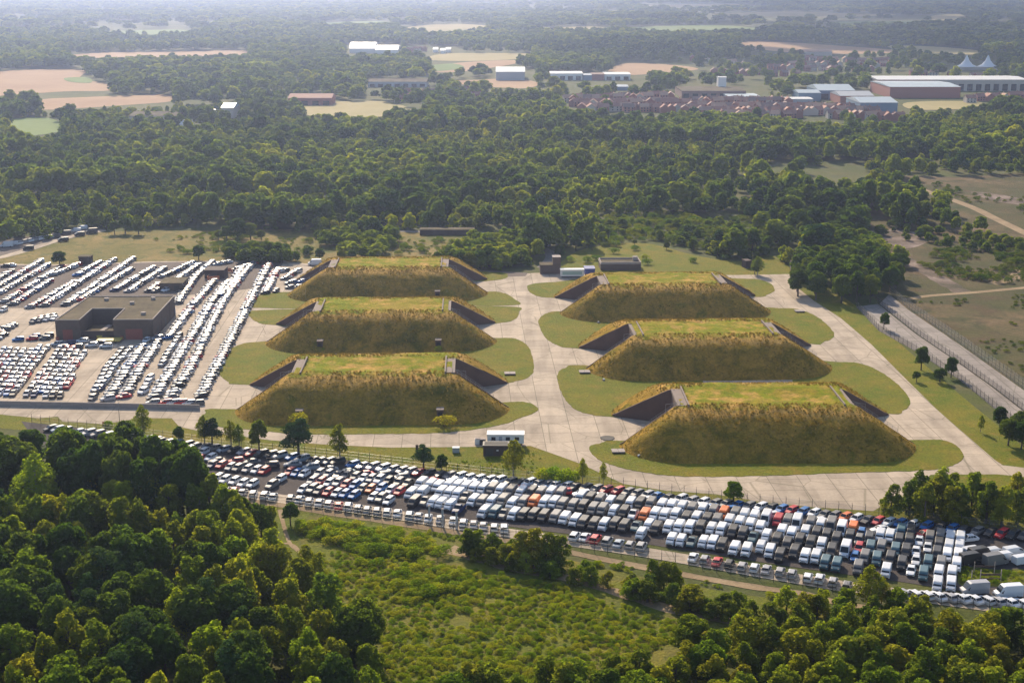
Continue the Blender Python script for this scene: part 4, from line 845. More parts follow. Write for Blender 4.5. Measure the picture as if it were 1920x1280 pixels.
def region(P, spacing, seed, px=True, jit=.42):
    g = np.random.default_rng(seed); Q = [G(*p) for p in P] if px else P; xs = [p[0] for p in Q]; ys = [p[1] for p in Q]; out = []
    y = min(ys); r = 0
    while y < max(ys):
        xx = np.arange(min(xs) + (spacing / 2 if r % 2 else 0), max(xs), spacing); X = xx + g.uniform(-jit, jit, len(xx)) * spacing; Y = y + g.uniform(-jit, jit, len(xx)) * spacing
        k = inpoly(X, Y, Q); out += list(zip(X[k], Y[k])); y += spacing * .87; r += 1
    return out
def wood(P, spacing, seed, mix, hr, area, wsc=(0.95, 1.25), bands=1):
    g = random.Random(seed)
    for (x, y) in region(P, spacing, seed):
        n = float(wav(x, y, 9.0)); m = mix(n, g)
        tree(m[0], x, y, g.uniform(*hr) * m[2], m[1], area(x, y), g.uniform(*wsc))
def mixL(n, g):
    r = g.random()
    if n > .3: return ('shrub', 'fresh' if r < .55 else 'olive', .92)
    if n > .05: return ('shrub', 'mid' if r < .6 else 'olive', .95)
    if n > -.15: return ('broad', 'mid' if r < .4 else 'dark' if r < .75 else 'olive', 1.0)
    return (('pine', 'mid', 1.0) if r < .35 else ('broad', 'dark', 1.05)) if r < .9 else ('birch', 'fresh', 1.0)
def areaL(x, y): return 'lower left wood, ' + ('front edge' if y < 232 else 'near part' if y < 254 else 'middle part' if y < 280 else 'far part')
wood([(-260, 895), (60, 885), (330, 960), (420, 985), (470, 1040), (560, 1110), (640, 1200), (760, 1300), (800, 1440), (-200, 1460)], 7.3, 11, mixL, (10.5, 14), areaL)
wood([(110, 905), (230, 915), (330, 930), (370, 942), (395, 985), (250, 990), (100, 960)], 7.0, 21, lambda n, g: ('broad', 'dark', 1.0), (16, 19), lambda x, y: 'tall stand by car park end', (.8, 1.0))
wood([(400, 970), (440, 975), (500, 978), (515, 1010), (480, 1030), (420, 1020)], 5.0, 5, lambda n, g: ('shrub', 'mid' if g.random() < .6 else 'dark', 1), (6.5, 9), lambda x, y: 'low trees below outer fence')
treepx('birch', 75, 985, 140, 'fresh', 'single', 1.2, 'bright yellow-green birch standing in the dark wood, upper left'); treepx('birch', 95, 1010, 90, 'gold', 'single', 1.3, 'golden spiky crown below the bright birch at far left')
treepx('birch', 335, 1030, 75, 'grey', 'single', 1.1, 'silvery leaved tree in the shade under the tall dark stand'); treepx('broad', 30, 940, 130, 'dark', 'single', 1.2, 'big dark round crown at the left edge beside the car park')
treepx('broad', 545, 985, 46, 'mid', 'single', 1.2, 'rounded green tree right of the thin footpath'); treepx('birch', 600, 1120, 90, 'mid', 'single', 1.0, 'leafy birch at the edge of the clearing, left one'); treepx('birch', 575, 1095, 80, 'olive', 'single', 1.0, 'leafy birch at the edge of the clearing, right one')
treepx('broad', 480, 1260, 95, 'mid', 'single', 1.0, 'round crown at the front centre of the left wood')
def mixR(n, g):
    r = g.random()
    if n > .1: return ('shrub', 'mid' if r < .7 else 'olive', .95)
    return ('shrub', 'olive' if r < .4 else 'mid' if r < .7 else 'dark', 1.0) if r < .85 else ('broad', 'fresh', 1.0)
def areaR(x, y): return 'lower right wood, ' + ('front edge' if y < 228 else 'near part' if y < 243 else 'far part')
wood([(840, 1450), (850, 1340), (950, 1310), (1120, 1305), (1230, 1270), (1330, 1215), (1480, 1195), (1600, 1196), (1720, 1185), (1800, 1210), (2000, 1205), (2060, 1440)], 5.6, 12, mixR, (7.0, 10.0), areaR, (1.15, 1.6))
wood([(1590, 1190), (1720, 1180), (1740, 1200), (1640, 1215)], 5, 9, lambda n, g: ('shrub', 'mid', 1), (6, 8), lambda x, y: 'bright thicket under the white row')
wood([(1440, 1135), (1560, 1140), (1700, 1150), (1780, 1170), (1720, 1192), (1500, 1200)], 4.6, 33, lambda n, g: ('shrub', g.choice(['mid', 'mid', 'fresh', 'olive', 'dark']), 1), (3.5, 6), lambda x, y: 'thicket below outer fence end', (1.2, 1.7))
treepx('birch', 1625, 1145, 92, 'olive', 'single', 1.3, 'tall airy tree before the middle of the van ranks'); treepx('birch', 1652, 1140, 60, 'olive', 'single', 1.2, 'smaller airy tree right of the tall airy one before the vans')
wood([(870, 1030), (930, 1040), (1000, 1045), (1100, 1085), (1240, 1112), (1380, 1145), (1470, 1155), (1480, 1175), (1330, 1168), (1180, 1122), (1040, 1088), (880, 1052)], 3.4, 13, lambda n, g: ('shrub', g.choice(['mid', 'mid', 'dark', 'fresh', 'olive']), 1), (3.0, 5.0), lambda x, y: 'hedge below the vans, ' + ('left part' if x < 22 else 'right part'), (1.5, 2.1))
for (x, h) in [(975, 80), (1000, 86), (1025, 78), (1050, 74)]: treepx('shrub', x, 1062, h * .9, 'olive', 'willowy clump before the vans', 1.3)
for i, x in enumerate([878, 895, 1225, 1245, 1265]): treepx('shrub', x, 1040 + (x - 880) * .17, 56, 'mid' if i < 4 else 'olive', 'hedge below the vans, tall crowns', 1.2)
wood([(1660, 975), (1700, 945), (1800, 950), (1960, 955), (1980, 990), (1800, 985), (1700, 988)], 5.0, 14, lambda n, g: ('shrub', g.choice(['mid', 'dark', 'dark', 'olive']), 1), (8, 11), lambda x, y: 'thicket at the right, behind cars')
wood([(1862, 800), (1900, 805), (1960, 850), (1960, 900), (1890, 850)], 6.0, 15, lambda n, g: ('broad', 'dark', 1), (6, 8), lambda x, y: 'clump at right edge by fence')
wood([(1490, 560), (1500, 520), (1560, 500), (1640, 500), (1700, 525), (1665, 562), (1600, 575), (1560, 570)], 8.5, 16, lambda n, g: ('broad', 'mid' if g.random() < .6 else 'dark', 1), (10, 13), lambda x, y: 'copse at the twin tracks end')
for (x, y, h) in [(918, 500, 40), (900, 503, 36), (882, 505, 34), (862, 503, 36), (845, 500, 30), (940, 497, 34), (955, 500, 26), (820, 497, 26), (660, 490, 22), (640, 490, 22), (600, 488, 24), (520, 486, 34), (500, 487, 36), (480, 487, 34), (460, 486, 32), (440, 485, 20), (425, 483, 22), (373, 488, 30), (700, 450, 44), (445, 452, 46), (470, 450, 34), (425, 452, 30), (410, 450, 20), (490, 450, 20),
                  (1050, 485, 26), (1010, 440, 20), (830, 430, 22), (1010, 462, 30), (985, 480, 34), (1080, 470, 30), (975, 492, 26), (1110, 470, 16), (1390, 485, 22), (1365, 478, 24), (1345, 482, 20), (1300, 470, 24), (1330, 470, 26), (1410, 470, 32), (1440, 470, 30), (1250, 468, 16), (1190, 460, 12), (200, 430, 22), (235, 438, 34), (215, 440, 26), (260, 440, 30)]:
    treepx('broad', x, y, h, random.choice(['mid', 'dark', 'mid', 'olive']), 'trees scattered behind the bunkers', 1.35)
for (x, y) in [(1155, 462), (1150, 475), (1190, 469), (1100, 492), (1120, 488), (1068, 490), (1215, 496), (1180, 496), (1210, 488), (1360, 486), (1300, 492)]:
    treepx('bush', x, y, 10 + 4 * random.random(), 'dark', 'bushes dotted on lawn', 1.2)
gr = defaultdict(list)
for t in TREES:
    if t['label']: t['o']['label'] = t['label']; t['o']['group'] = 'single trees and bushes on open grass'
    else: gr[(t['nm'], t['cn'], t['area'])].append(t)
for (nm, cn, area), L in gr.items():
    L.sort(key=lambda v: v['order'])
    for i, t in enumerate(L):
        if len(L) == 1: s = f"only {cn} {nm} in the {area}"
        elif i == len(L) - 1: s = f"{cn} {nm}, rightmost such in {area}"
        elif i == 0: s = f"{cn} {nm}, leftmost such in {area}"
        else: s = f"{cn} {nm}, {ordw(i + 1)} from left in {area}"
        t['o']['label'] = s; t['o']['group'] = 'trees of the ' + area.split(',')[0]

# ------------------------------------------------------------------ masses: far woodland, scrub, tufts (instanced)
def gn_scatter(name, P, S, RZ, idx, protos_, label, color=None):
    """ONE stuff object: a point mesh with a geometry-nodes instancer picking among small meshes"""
    col = bpy.data.collections.new(name + '_kinds')
    for i, me in enumerate(protos_):
        o = bpy.data.objects.new('%s_kind_%02d' % (name, i), me); col.objects.link(o)
    me = bpy.data.meshes.new(name); P = np.asarray(P, np.float32); n = len(P); me.vertices.add(n); me.vertices.foreach_set('co', P.ravel())
    for nm, ty, dat in (('sc', 'FLOAT_VECTOR', S), ('rt', 'FLOAT_VECTOR', RZ), ('pi', 'INT', idx)):
        a = me.attributes.new(nm, ty, 'POINT'); a.data.foreach_set('value' if ty == 'INT' else 'vector', np.asarray(dat).ravel())
    o = obj(name, me); tag(o, label, kind='stuff')
    if color: o.color = (*color, 1)
    ng = bpy.data.node_groups.new(name, 'GeometryNodeTree'); ng.interface.new_socket('Geometry', in_out='INPUT', socket_type='NodeSocketGeometry'); ng.interface.new_socket('Geometry', in_out='OUTPUT', socket_type='NodeSocketGeometry')
    N = ng.nodes; gi = N.new('NodeGroupInput'); go = N.new('NodeGroupOutput'); ip = N.new('GeometryNodeInstanceOnPoints'); ci = N.new('GeometryNodeCollectionInfo')
    ci.inputs['Collection'].default_value = col; ci.inputs['Separate Children'].default_value = True; ci.inputs['Reset Children'].default_value = True
    def na(nm, ty): a = N.new('GeometryNodeInputNamedAttribute'); a.data_type = ty; a.inputs['Name'].default_value = nm; return [s for s in a.outputs if s.enabled][0]
    ip.inputs['Pick Instance'].default_value = True; L = ng.links
    L.new(gi.outputs[0], ip.inputs['Points']); L.new(ci.outputs[0], ip.inputs['Instance']); L.new(na('sc', 'FLOAT_VECTOR'), ip.inputs['Scale']); L.new(na('rt', 'FLOAT_VECTOR'), ip.inputs['Rotation']); L.new(na('pi', 'INT'), ip.inputs['Instance Index'])
    L.new(ip.outputs[0], go.inputs[0]); md = o.modifiers.new('scatter', 'NODES'); md.node_group = ng; return o
def rot3(n, g, t=0.05): return np.stack([g.uniform(-t, t, n), g.uniform(-t, t, n), g.uniform(0, 6.28, n)], 1).astype(np.float32)
farP = []
for i in range(6):
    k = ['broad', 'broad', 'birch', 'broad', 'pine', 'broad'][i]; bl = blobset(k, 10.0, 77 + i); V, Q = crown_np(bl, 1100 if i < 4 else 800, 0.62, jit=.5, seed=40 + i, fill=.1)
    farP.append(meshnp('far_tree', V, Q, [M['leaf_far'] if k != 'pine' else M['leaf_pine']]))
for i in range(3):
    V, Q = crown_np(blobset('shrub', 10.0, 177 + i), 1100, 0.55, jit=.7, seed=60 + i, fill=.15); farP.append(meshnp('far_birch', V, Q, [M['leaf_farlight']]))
# where nothing may grow
print('trees', len(TREES), 'veh', len(VEH), 'far', len(far_list))
CLR = [[G(*p) for p in Pq] for Pq in [
    [(-60, 520), (-60, 470), (60, 455), (190, 425), (200, 432), (380, 424), (560, 436), (640, 440), (720, 432), (940, 432), (985, 450), (1000, 500), (1040, 480), (1060, 470), (1200, 452), (1300, 475), (1380, 488), (1440, 470), (1500, 520), (1700, 700), (1900, 900), (1960, 1300), (-100, 1300)],
    [(1640, 480), (1605, 455), (1610, 430), (1700, 430), (1770, 448), (1830, 448), (1850, 436), (1790, 412), (1740, 392), (1690, 366), (1685, 342), (1710, 330), (1780, 328), (2000, 330), (2300, 450), (2400, 900), (1600, 900), (1640, 560)],
    [(1130, 408), (1270, 402), (1400, 408), (1430, 460), (1300, 472), (1120, 455)],
    [(1410, 310), (1480, 305), (1500, 330), (1440, 345), (1405, 330)], [(1500, 320), (1580, 300), (1640, 330), (1600, 372), (1540, 365), (1510, 345)],
    [(1385, 415), (1405, 415), (1485, 512), (1462, 516)]]]
TOWN2 = [G(*p) for p in [(1280, 104), (1720, 108), (1900, 135), (1900, 150), (1640, 150), (1280, 164)]]
TOWN = [G(*p) for p in [(1050, 184), (1260, 180), (1700, 190), (1700, 230), (1500, 230), (1320, 224), (1060, 214)]]
def region_far(y0, y1, sp, seed, margin=1.3):
    d0 = G(960, y1)[1]; d1 = G(960, y0)[1]; g = np.random.default_rng(seed); ys = np.arange(d0, d1, sp * .87); X = []; Y = []
    for y in ys:
        hw = y * 960 / FPX * margin + 30; xs = np.arange(-hw, hw, sp); X.append(xs + g.uniform(-.5, .5, len(xs)) * sp); Y.append(np.full(len(xs), y) + g.uniform(-.5, .5, len(xs)) * sp)
    return np.concatenate(X), np.concatenate(Y)
def scatter_wood(name, y0, y1, sp, seed, hr, keepfn, label, wide=1.0, kinds=6):
    X, Y = region_far(y0, y1, sp, seed); g = np.random.default_rng(seed + 1); k = np.ones(len(X), bool)
    for P in CLR: k &= ~inpoly(X, Y, P)
    for P in FIELDS:
        for q in (1.0, 1.03, 1.06): k &= ~inpoly(X * q, Y * q, P)
    for q in (1.02, 1.05, 1.08): k &= ~(inpoly(X * q, Y * q, TOWN) & (g.random(len(X)) < .72))
    for q in (1.01, 1.04): k &= ~(inpoly(X * q, Y * q, TOWN2) & (g.random(len(X)) < .45))
    k &= keepfn(X, Y, g); X, Y = X[k], Y[k]; n = len(X); big = wav(X, Y, 60.0)
    H = (hr[0] + (hr[1] - hr[0]) * np.clip(.5 + .45 * big + g.normal(0, .28, n), 0, 1.3)) / 10.0
    W = H * g.uniform(.85, 1.55, n) * wide; idx = g.choice([0, 1, 3, 5, 2, 4], n, p=[.22, .22, .2, .2, .10, .06])
    stand = wav(X * .45, Y, 34.0) + g.normal(0, .18, n); young = (stand > .18) & (Y < 1500); H = np.where(young, g.uniform(.55, .85, n), H); W = np.where(young, g.uniform(.75, 1.1, n), W)
    idx = np.where(young & (g.random(n) < .8), g.integers(6, 9, n), idx)
    gn_scatter(name, np.stack([X, Y, np.zeros(n)], 1), np.stack([W, W, H], 1).astype(np.float32), rot3(n, g), idx.astype(np.int32), farP, label)
    return n
def pxof(X, Y):
    """ground point -> photo pixel, used only to look up the wood plan read off the photo"""
    dz = -CAMZ; f = Y * math.cos(TH) - dz * math.sin(TH); v = -(Y * math.sin(TH) + dz * math.cos(TH))
    return 960 + FPX * X / f, 640 + FPX * v / f
def keepA(X, Y, g):
    px, py = pxof(X, Y); p = np.ones(len(X)); p = np.where((px > 1330) & (py > 300), .55, p); p = np.where((px > 1050) & (py > 405) & (px < 1420), .75, p)
    p = np.where((py < 228) & (px > 1040) & (px < 1710), .12, p); p = np.where((py < 250) & (py > 205) & (px < 480) & (px > 230), .35, p); p = np.where((py > 215) & (py < 236), p * .9, p)
    p = np.where(wav(X, Y, 22) < -.7, p * .25, p); return g.random(len(X)) < p
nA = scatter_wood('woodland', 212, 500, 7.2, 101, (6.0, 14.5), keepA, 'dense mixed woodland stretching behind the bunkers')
def keepB(X, Y, g):
    px, py = pxof(X, Y); big = wav(X, Y, 150); p = np.where(big > -.15, .85, .32); p = np.where((py > 165) & (px > 1040) & (px < 1720), .22, p); p = np.where((py > 100) & (py < 215) & (px > 1400), .30, p)
    p = np.where((py > 95) & (py < 140) & (px > 160) & (px < 800), 1.0, p); p = np.where((py > 95) & (py < 140) & (px > 980) & (px < 1170), 1.0, p); p = np.where((py > 160) & (px > 680) & (px < 1040), .5, p)
    for (a, b, c, d) in INDUS: p = np.where((px > a - 6) & (px < b + 6) & (py > c) & (py < d + 13), 0, p)
    return g.random(len(X)) < p
INDUS = [(650, 750, 84, 104), (765, 850, 88, 104), (925, 1000, 130, 156), (1028, 1215, 138, 158), (1270, 1420, 165, 190), (1490, 1700, 172, 222), (1640, 1925, 152, 192), (1805, 1860, 118, 134), (240, 340, 214, 248), (360, 440, 212, 245), (535, 625, 188, 204), (690, 805, 150, 172)]
scatter_wood('far_woods', 62, 214, 13.0, 202, (9, 16), keepB, 'hazy patchwork of distant woods and hedges', wide=1.25)
def keepC(X, Y, g):
    big = wav(X, Y, 420) + .5 * wav(X, Y, 150); return g.random(len(X)) < np.where(big > -.1, .8, .16)
scatter_wood('distant_woods', -6, 63, 34.0, 303, (13, 19), keepC, 'pale blue woods fading out below the horizon', wide=2.3)
# gorse and bramble scrub in the clearing and on the heath
bushP = [TREE['bush'][0][i][0] for i in range(4)]
def scrub(name, P, sp, seed, hr, thr, ns, label, mesh_=bushP, avoid=(), color=None):
    pts = np.array(region(P, sp, seed)); g = np.random.default_rng(seed); X, Y = pts[:, 0], pts[:, 1]; k = wav(X, Y, ns) > thr
    k &= g.random(len(X)) < .9
    for a in avoid: k &= ~near_line(X, Y, a[0], a[1])
    X, Y = X[k], Y[k]; n = len(X); s = g.uniform(*hr, n) / 3.0 * (1 + .3 * wav(X, Y, ns * .6)); w = s * g.uniform(1.0, 1.5, n)
    gn_scatter(name, np.stack([X, Y, np.zeros(n)], 1), np.stack([w, w, s], 1).astype(np.float32), rot3(n, g, .15), g.integers(0, len(mesh_), n).astype(np.int32), mesh_, label, color)
PATHS = [([G(*p) for p in [(840, 1030), (900, 1045), (960, 1062), (1060, 1083), (1180, 1117), (1290, 1152), (1380, 1165)]], 3.2), ([G(*p) for p in [(525, 955), (538, 1005), (565, 1038)]], 1.3), ([G(*p) for p in [(480, 1016), (550, 1022), (570, 1045)]], 1.3),
         ([G(*p) for p in [(440, 935), (640, 965), (880, 1003), (1000, 1022), (1200, 1062), (1400, 1098)]], 2.6)]
scrub('gorse_scrub', [(560, 1040), (700, 1030), (860, 1060), (960, 1085), (1060, 1100), (1180, 1140), (1290, 1175), (1250, 1215), (1150, 1255), (900, 1330), (760, 1330), (620, 1200)], 1.35, 51, (.45, 1.05), -.75, 5.0, 'low yellow-green gorse and heather tussocks covering the clearing', avoid=PATHS)
scrub('bramble_thicket', [(560, 975), (700, 990), (810, 1015), (830, 1045), (700, 1045), (560, 1000)], 1.7, 52, (1.0, 2.1), -.35, 6.0, 'dense green bramble thickets beside the sandy path', avoid=PATHS)
scrub('bramble_patch', [(560, 1050), (780, 1060), (900, 1080), (940, 1110), (860, 1120), (760, 1120), (700, 1180), (640, 1200), (590, 1120)], 1.8, 53, (.9, 1.9), -.05, 6.0, 'rounded green bramble clumps at the left of the clearing', avoid=PATHS)
scrub('verge_weeds', [(560, 958), (900, 1012), (1180, 1060), (1500, 1118), (1500, 1130), (1180, 1075), (900, 1022), (560, 968)], 1.3, 54, (.4, 1.0), .0, 4.0, 'weeds along the outer fence', avoid=PATHS[:3])
scrub('heath_scrub', [(1720, 470), (1960, 470), (1960, 530), (1850, 530), (1760, 520), (1710, 490)], 3.6, 55, (1.0, 2.8), -.45, 12.0, 'low dark scrub dotted over the heath', color=(.42, .48, .6))
scrub('heath_bushes', [(1730, 340), (1960, 340), (1960, 430), (1860, 400), (1760, 365)], 6.5, 56, (1.0, 3.0), .1, 20.0, 'scattered dark bushes on the far heath', color=(.42, .48, .6))
scrub('heather_patches', [(1700, 570), (1960, 550), (1960, 720), (1850, 660)], 4.0, 57, (.5, 1.3), .1, 14.0, 'sparse heather tufts on the bare heath', color=(.42, .48, .6))
scrub('rough_scrub', [(1060, 412), (1250, 402), (1420, 405), (1460, 470), (1320, 468), (1230, 452), (1080, 468)], 4.5, 58, (1.4, 3.2), -.6, 12.0, 'rough green scrub between the lawn and the forest', color=(.6, .65, .7))
scrub('meadow_scrub', [(130, 470), (380, 440), (560, 440), (640, 450), (900, 450), (900, 480), (560, 480), (100, 492)], 5.0, 59, (.7, 2.6), .0, 14.0, 'low scrub scattered over the dry meadow', color=(.6, .65, .7))
scrub('rough_grass', [(640, 866), (900, 862), (1000, 850), (1080, 900), (880, 890), (700, 872)], 1.6, 60, (.25, .6), -.1, 5.0, 'rough tussocks on the strip by the brown hut')
# long dry grass on the bunkers
def tuft(seed):
    g = np.random.default_rng(seed); n = 26; a = g.uniform(0, 6.28, n); r = g.uniform(0, .35, n); h = g.uniform(.35, .8, n); lean = g.normal(0, .22, (n, 2)); w = .045
    bx, by = np.cos(a) * r, np.sin(a) * r; t = g.uniform(0, 6.28, n); V = np.stack([np.stack([bx - np.cos(t) * w, by - np.sin(t) * w, np.full(n, -.1)], 1), np.stack([bx + np.cos(t) * w, by + np.sin(t) * w, np.full(n, -.1)], 1), np.stack([bx + lean[:, 0], by + lean[:, 1], h], 1)], 1).reshape(-1, 3)
    return meshnp('tuft', V, np.arange(3 * n).reshape(-1, 3), [M['leaf_dry']])
tuftP = [tuft(i) for i in range(5)]
P = []; g = np.random.default_rng(77)
for i, (cx, cy, rz) in enumerate(MOUNDS):
    n = 15000; x = g.uniform(-MW, MW, n); y = g.uniform(0, MD, n); z = mheight(x, y); ax = np.abs(x)
    k = (z > .25) & ~((ax > HX - 2.3) & (y > yf(ax) - .8) & (y < yb(ax) + .8)) & ~((z > 9.5) & (ax < 20) & (y > 20) & (y < MD - 20)) & (y < MD * .85) & (g.random(n) < np.where(z > 7.8, .5, .28))
    x, y, z = x[k], y[k], z[k]; P.append(np.stack([cx + x * math.cos(rz) - y * math.sin(rz), cy + x * math.sin(rz) + y * math.cos(rz), z], 1))
P = np.concatenate(P); n = len(P); s = g.uniform(.4, .85, n)
gn_scatter('tall_grass', P, np.stack([s, s, s * g.uniform(.7, 1.2, n)], 1).astype(np.float32), rot3(n, g, .25), g.integers(0, 5, n).astype(np.int32), tuftP, 'long dry golden grass growing over the bunkers')

# ------------------------------------------------------------------ buildings of the base
def poly_building(name, P, h, wall, roof, label, cat='building', parapet=.5, z0=0.06):
    """flat roofed block: walls as one prism, roof slab inside a parapet"""
    c = np.mean(np.array(P), 0); root = empty(name, (c[0], c[1], z0)); tag(root, label, cat); Q = [(p[0] - c[0], p[1] - c[1]) for p in P]
    b = MB(); b.prism(Q, 0, h); obj('wall', b.mesh('wall', [wall]), root)
    q = [(x * .985, y * .985) for x, y in Q]; b = MB(); b.prism(q, h + .004, h + .05); obj('roof', b.mesh('roof', [roof]), root)
    return root, Q
# U shaped brick works building in the upper car park
z7 = 6.7
A = [G(106, 637.5), G(152, 637.5), G(214, 637), G(289, 636.5)]
fl, fl2, fr1, fr = [np.array(a) for a in A]; dv = np.array([0.035, 1.0]); ex = (fr - fl) / np.linalg.norm(fr - fl); dep = 92.0
cb = 44.0; notch = 30.0
ro = empty('brick_workshop', (fl[0], fl[1], 0.06)); tag(ro, 'brown brick U-shaped workshop with flat roof and open yard among the parked cars', 'building')
def LP(p): return (p[0] - fl[0], p[1] - fl[1])
skew = np.array([-0.03, 1.0])
def off(p, d): return p + skew * d
back = 36.0; yard = 16.6
U = [fl, fl2, off(fl2, yard), off(fr1, yard), fr1, fr, off(fr, back), off(fl + ex * 2, back), ]
Wp = [LP(p) for p in U]; b = MB(); b.prism(Wp, 0, z7); obj('wall', b.mesh('wall', [M['brick']]), ro)
b = MB(); b.prism([LP(p) for p in U], z7 + .004, z7 + .12); obj('roof', b.mesh('roof', [M['flatroof']]), ro)
b = MB()
for p, q in zip(U, U[1:] + U[:1]):
    p, q = np.array(LP(p)), np.array(LP(q)); d = (q - p) / np.linalg.norm(q - p); nrm = np.array([-d[1], d[0]]) * .3
    b.prism([tuple(p), tuple(q), tuple(q + nrm), tuple(p + nrm)], z7 + .123, z7 + .42)
obj('parapet', b.mesh('parapet', [M['wallconc']]), ro)
for (u_, v_) in ((.30, 30), (.62, 24), (.85, 8), (.80, 31)):
    p_ = LP(off(fl + (fr - fl) * u_, v_)); b = MB(); b.box(p_[0] - .7, p_[0] + .7, p_[1] - .6, p_[1] + .6, z7 + .121, z7 + .9); b.box(p_[0] - .8, p_[0] + .8, p_[1] - .7, p_[1] + .7, z7 + .903, z7 + 1.0); obj('roof_vent', b.mesh('roof_vent', [M['wallconc']]), ro)
def faceblock(par, nm, p, q, a, bb, z0, z1, mat, proud=.06):
    p, q = np.array(LP(p)), np.array(LP(q)); d = (q - p) / np.linalg.norm(q - p); nr = np.array([d[1], -d[0]]); s, e = p + d * a, p + d * bb
    m_ = MB(); m_.prism([tuple(s + nr * proud), tuple(e + nr * proud), tuple(e - nr * .02), tuple(s - nr * .02)], z0, z1); return obj(nm, m_.mesh(nm, [mat]), par)
w1 = np.linalg.norm(fl2 - fl); w2 = np.linalg.norm(fr - fr1)
faceblock(ro, 'roller_door', fl, fl2, w1 * .28, w1 * .68, 0, 3.6, M['reddoor']); faceblock(ro, 'roller_door', fr1, fr, w2 * .30, w2 * .72, 0, 3.7, M['reddoor'])
b = MB(); p, q = np.array(LP(fl2)), np.array(LP(fr1)); b.prism([tuple(p + [.02, 1]), tuple(q + [-.02, 1]), tuple(q + [-.02, 1.5]), tuple(p + [.02, 1.5])], 0, 2.9); obj('yard_wall', b.mesh('yard_wall', [M['brickdark']]), ro)
sd_ = off(fr, 0)
for a_, c_ in ((.16, .22), (.34, .36), (.50, .56), (.72, .74)):
    faceblock(ro, 'service_door' if c_ - a_ > .03 else 'downpipe', fr, off(fr, back), back * a_, back * c_, 0, 3.0 if c_ - a_ > .03 else z7, M['door'] if c_ - a_ > .03 else M['brickdark'])
b = MB(); ya = off((fl2 * .55 + fr1 * .45), 2); yc = off((fl2 * .45 + fr1 * .55), yard - 4); ya, yc = LP(ya), LP(yc); b.prism([(ya[0], ya[1]), (ya[0] + 1.6, ya[1]), (yc[0] + 1.6, yc[1]), (yc[0], yc[1])], 0, 2.2); obj('low_wall', b.mesh('low_wall', [M['wallconc']]), ro)
b = MB(); p0, p1, p2, p3 = LP(off(fl2, 3)), LP(off(fr1, 3)), LP(off(fr1, yard - 3)), LP(off(fl2, yard - 3)); b.prism([(p0[0] + .5, p0[1]), (p1[0] - .5, p1[1]), (p2[0] - .5, p2[1]), (p3[0] + .5, p3[1])], 0, 1.9); obj('yard_roof', b.mesh('yard_roof', [M['flatroof']]), ro)
def block(name, px, w, d, h, rot, wall, roof, label, cat, z0=.06, extra=None, wins=0):
    x, y = G(*px); r = empty(name, (x, y, z0), R(rot)); tag(r, label, cat); b = MB(); b.box(-w / 2, w / 2, 0, d, 0, h); obj('wall', b.mesh('wall', [wall]), r)
    b = MB(); b.box(-w / 2 - .15, w / 2 + .15, -.15, d + .15, h + .003, h + .25); obj('roof', b.mesh('roof', [roof]), r)
    for i in range(wins):
        b = MB(); cx = -w / 2 + w * (i + .5) / wins; b.box(cx - .5, cx + .5, -.04, .1, h * .42, h * .8); obj('window', b.mesh('window', [M['glass']]), r)
    if extra: extra(r, w, d, h)
    return r
def doorx(x0, x1, h1, mat='door'):
    def f(r, w, d, h): b = MB(); b.box(x0, x1, -.06, .1, 0, h1); obj('door', b.mesh('door', [M[mat]]), r)
    return f
block('brick_hut', (322, 546), 9, 11, 3.0, 2, M['brick'], M['flatroof'], 'small flat roofed brick hut behind the workshop', 'hut', extra=doorx(1, 3, 2.2))
block('ruined_hut', (402, 522), 8, 8, 3.2, 0, M['brickdark'], M['brickdark'], 'dark roofless hut inside the orange barriers', 'hut', extra=doorx(-1, 1, 2.2))
for (x0, y0, x1, y1) in [(388, 527, 412, 525), (416, 509, 434, 511), (392, 523, 388, 527), (434, 511, 437, 517)]:
    p, q = np.array(G(x0, y0)), np.array(G(x1, y1)); r = empty('orange_barrier', (p[0], p[1], .1), math.atan2(*(q - p)[::-1])); L_ = np.linalg.norm(q - p)
    tag(r, {388: 'long front panel of orange barrier before the dark hut', 416: 'rear panel of orange barrier behind the dark hut', 392: 'short left end panel of orange barrier', 434: 'short right end panel of orange barrier'}[x0], 'barrier', 'orange barriers round the dark hut')
    b = MB(); b.box(0, L_, -.04, .04, .25, 1.7); obj('mesh_panel', b.mesh('mesh_panel', [M['orange']]), r); b = MB()
    for i in range(max(2, int(L_ / 3) + 1)): xx = L_ * i / max(1, int(L_ / 3)); b.box(xx - .05, xx + .05, -.06, .06, 0, 1.8)
    obj('stakes', b.mesh('stakes', [M['darkmetal']]), r)
def tower(r, w, d, h):
    b = MB(); b.box(w * .12, w / 2 + .003, 0.003, d * .7, h + .26, h + 3.4); obj('tower', b.mesh('tower', [M['brick']]), r)
    b = MB(); b.box(w * .10, w / 2 + .1, -.1, d * .7 + .1, h + 3.403, h + 3.6); obj('tower_roof', b.mesh('tower_roof', [M['wallconc']]), r)
block('brick_lookout', (1032, 514), 8.5, 6, 3.6, 2, M['brick'], M['flatroof'], 'brown brick lookout with a raised right half beside the ring road', 'building', extra=tower)
def cabin_x(r, w, d, h):
    b = MB(); b.box(-w * .42, w * .42, -.05, .05, .7, 2.0); obj('side_panel', b.mesh('side_panel', [M['greenpaint']]), r)
    b = MB(); b.box(-w * .45, w * .45, .3, d - .3, -.55, -.003); obj('chassis', b.mesh('chassis', [M['black']]), r)
block('site_cabin', (1073, 521), 9.6, 3, 2.6, 2, M['white'], M['white'], 'long white and pale green cabin next to the blue container', 'cabin', z0=.65, extra=cabin_x)
block('shipping_container', (1106, 516), 4.2, 6, 2.5, 2, M['bluepaint'], M['bluepaint'], 'dark blue shipping container beside the white and green cabin', 'container', extra=doorx(-1.9, -.1, 2.4, 'bluepaint'))
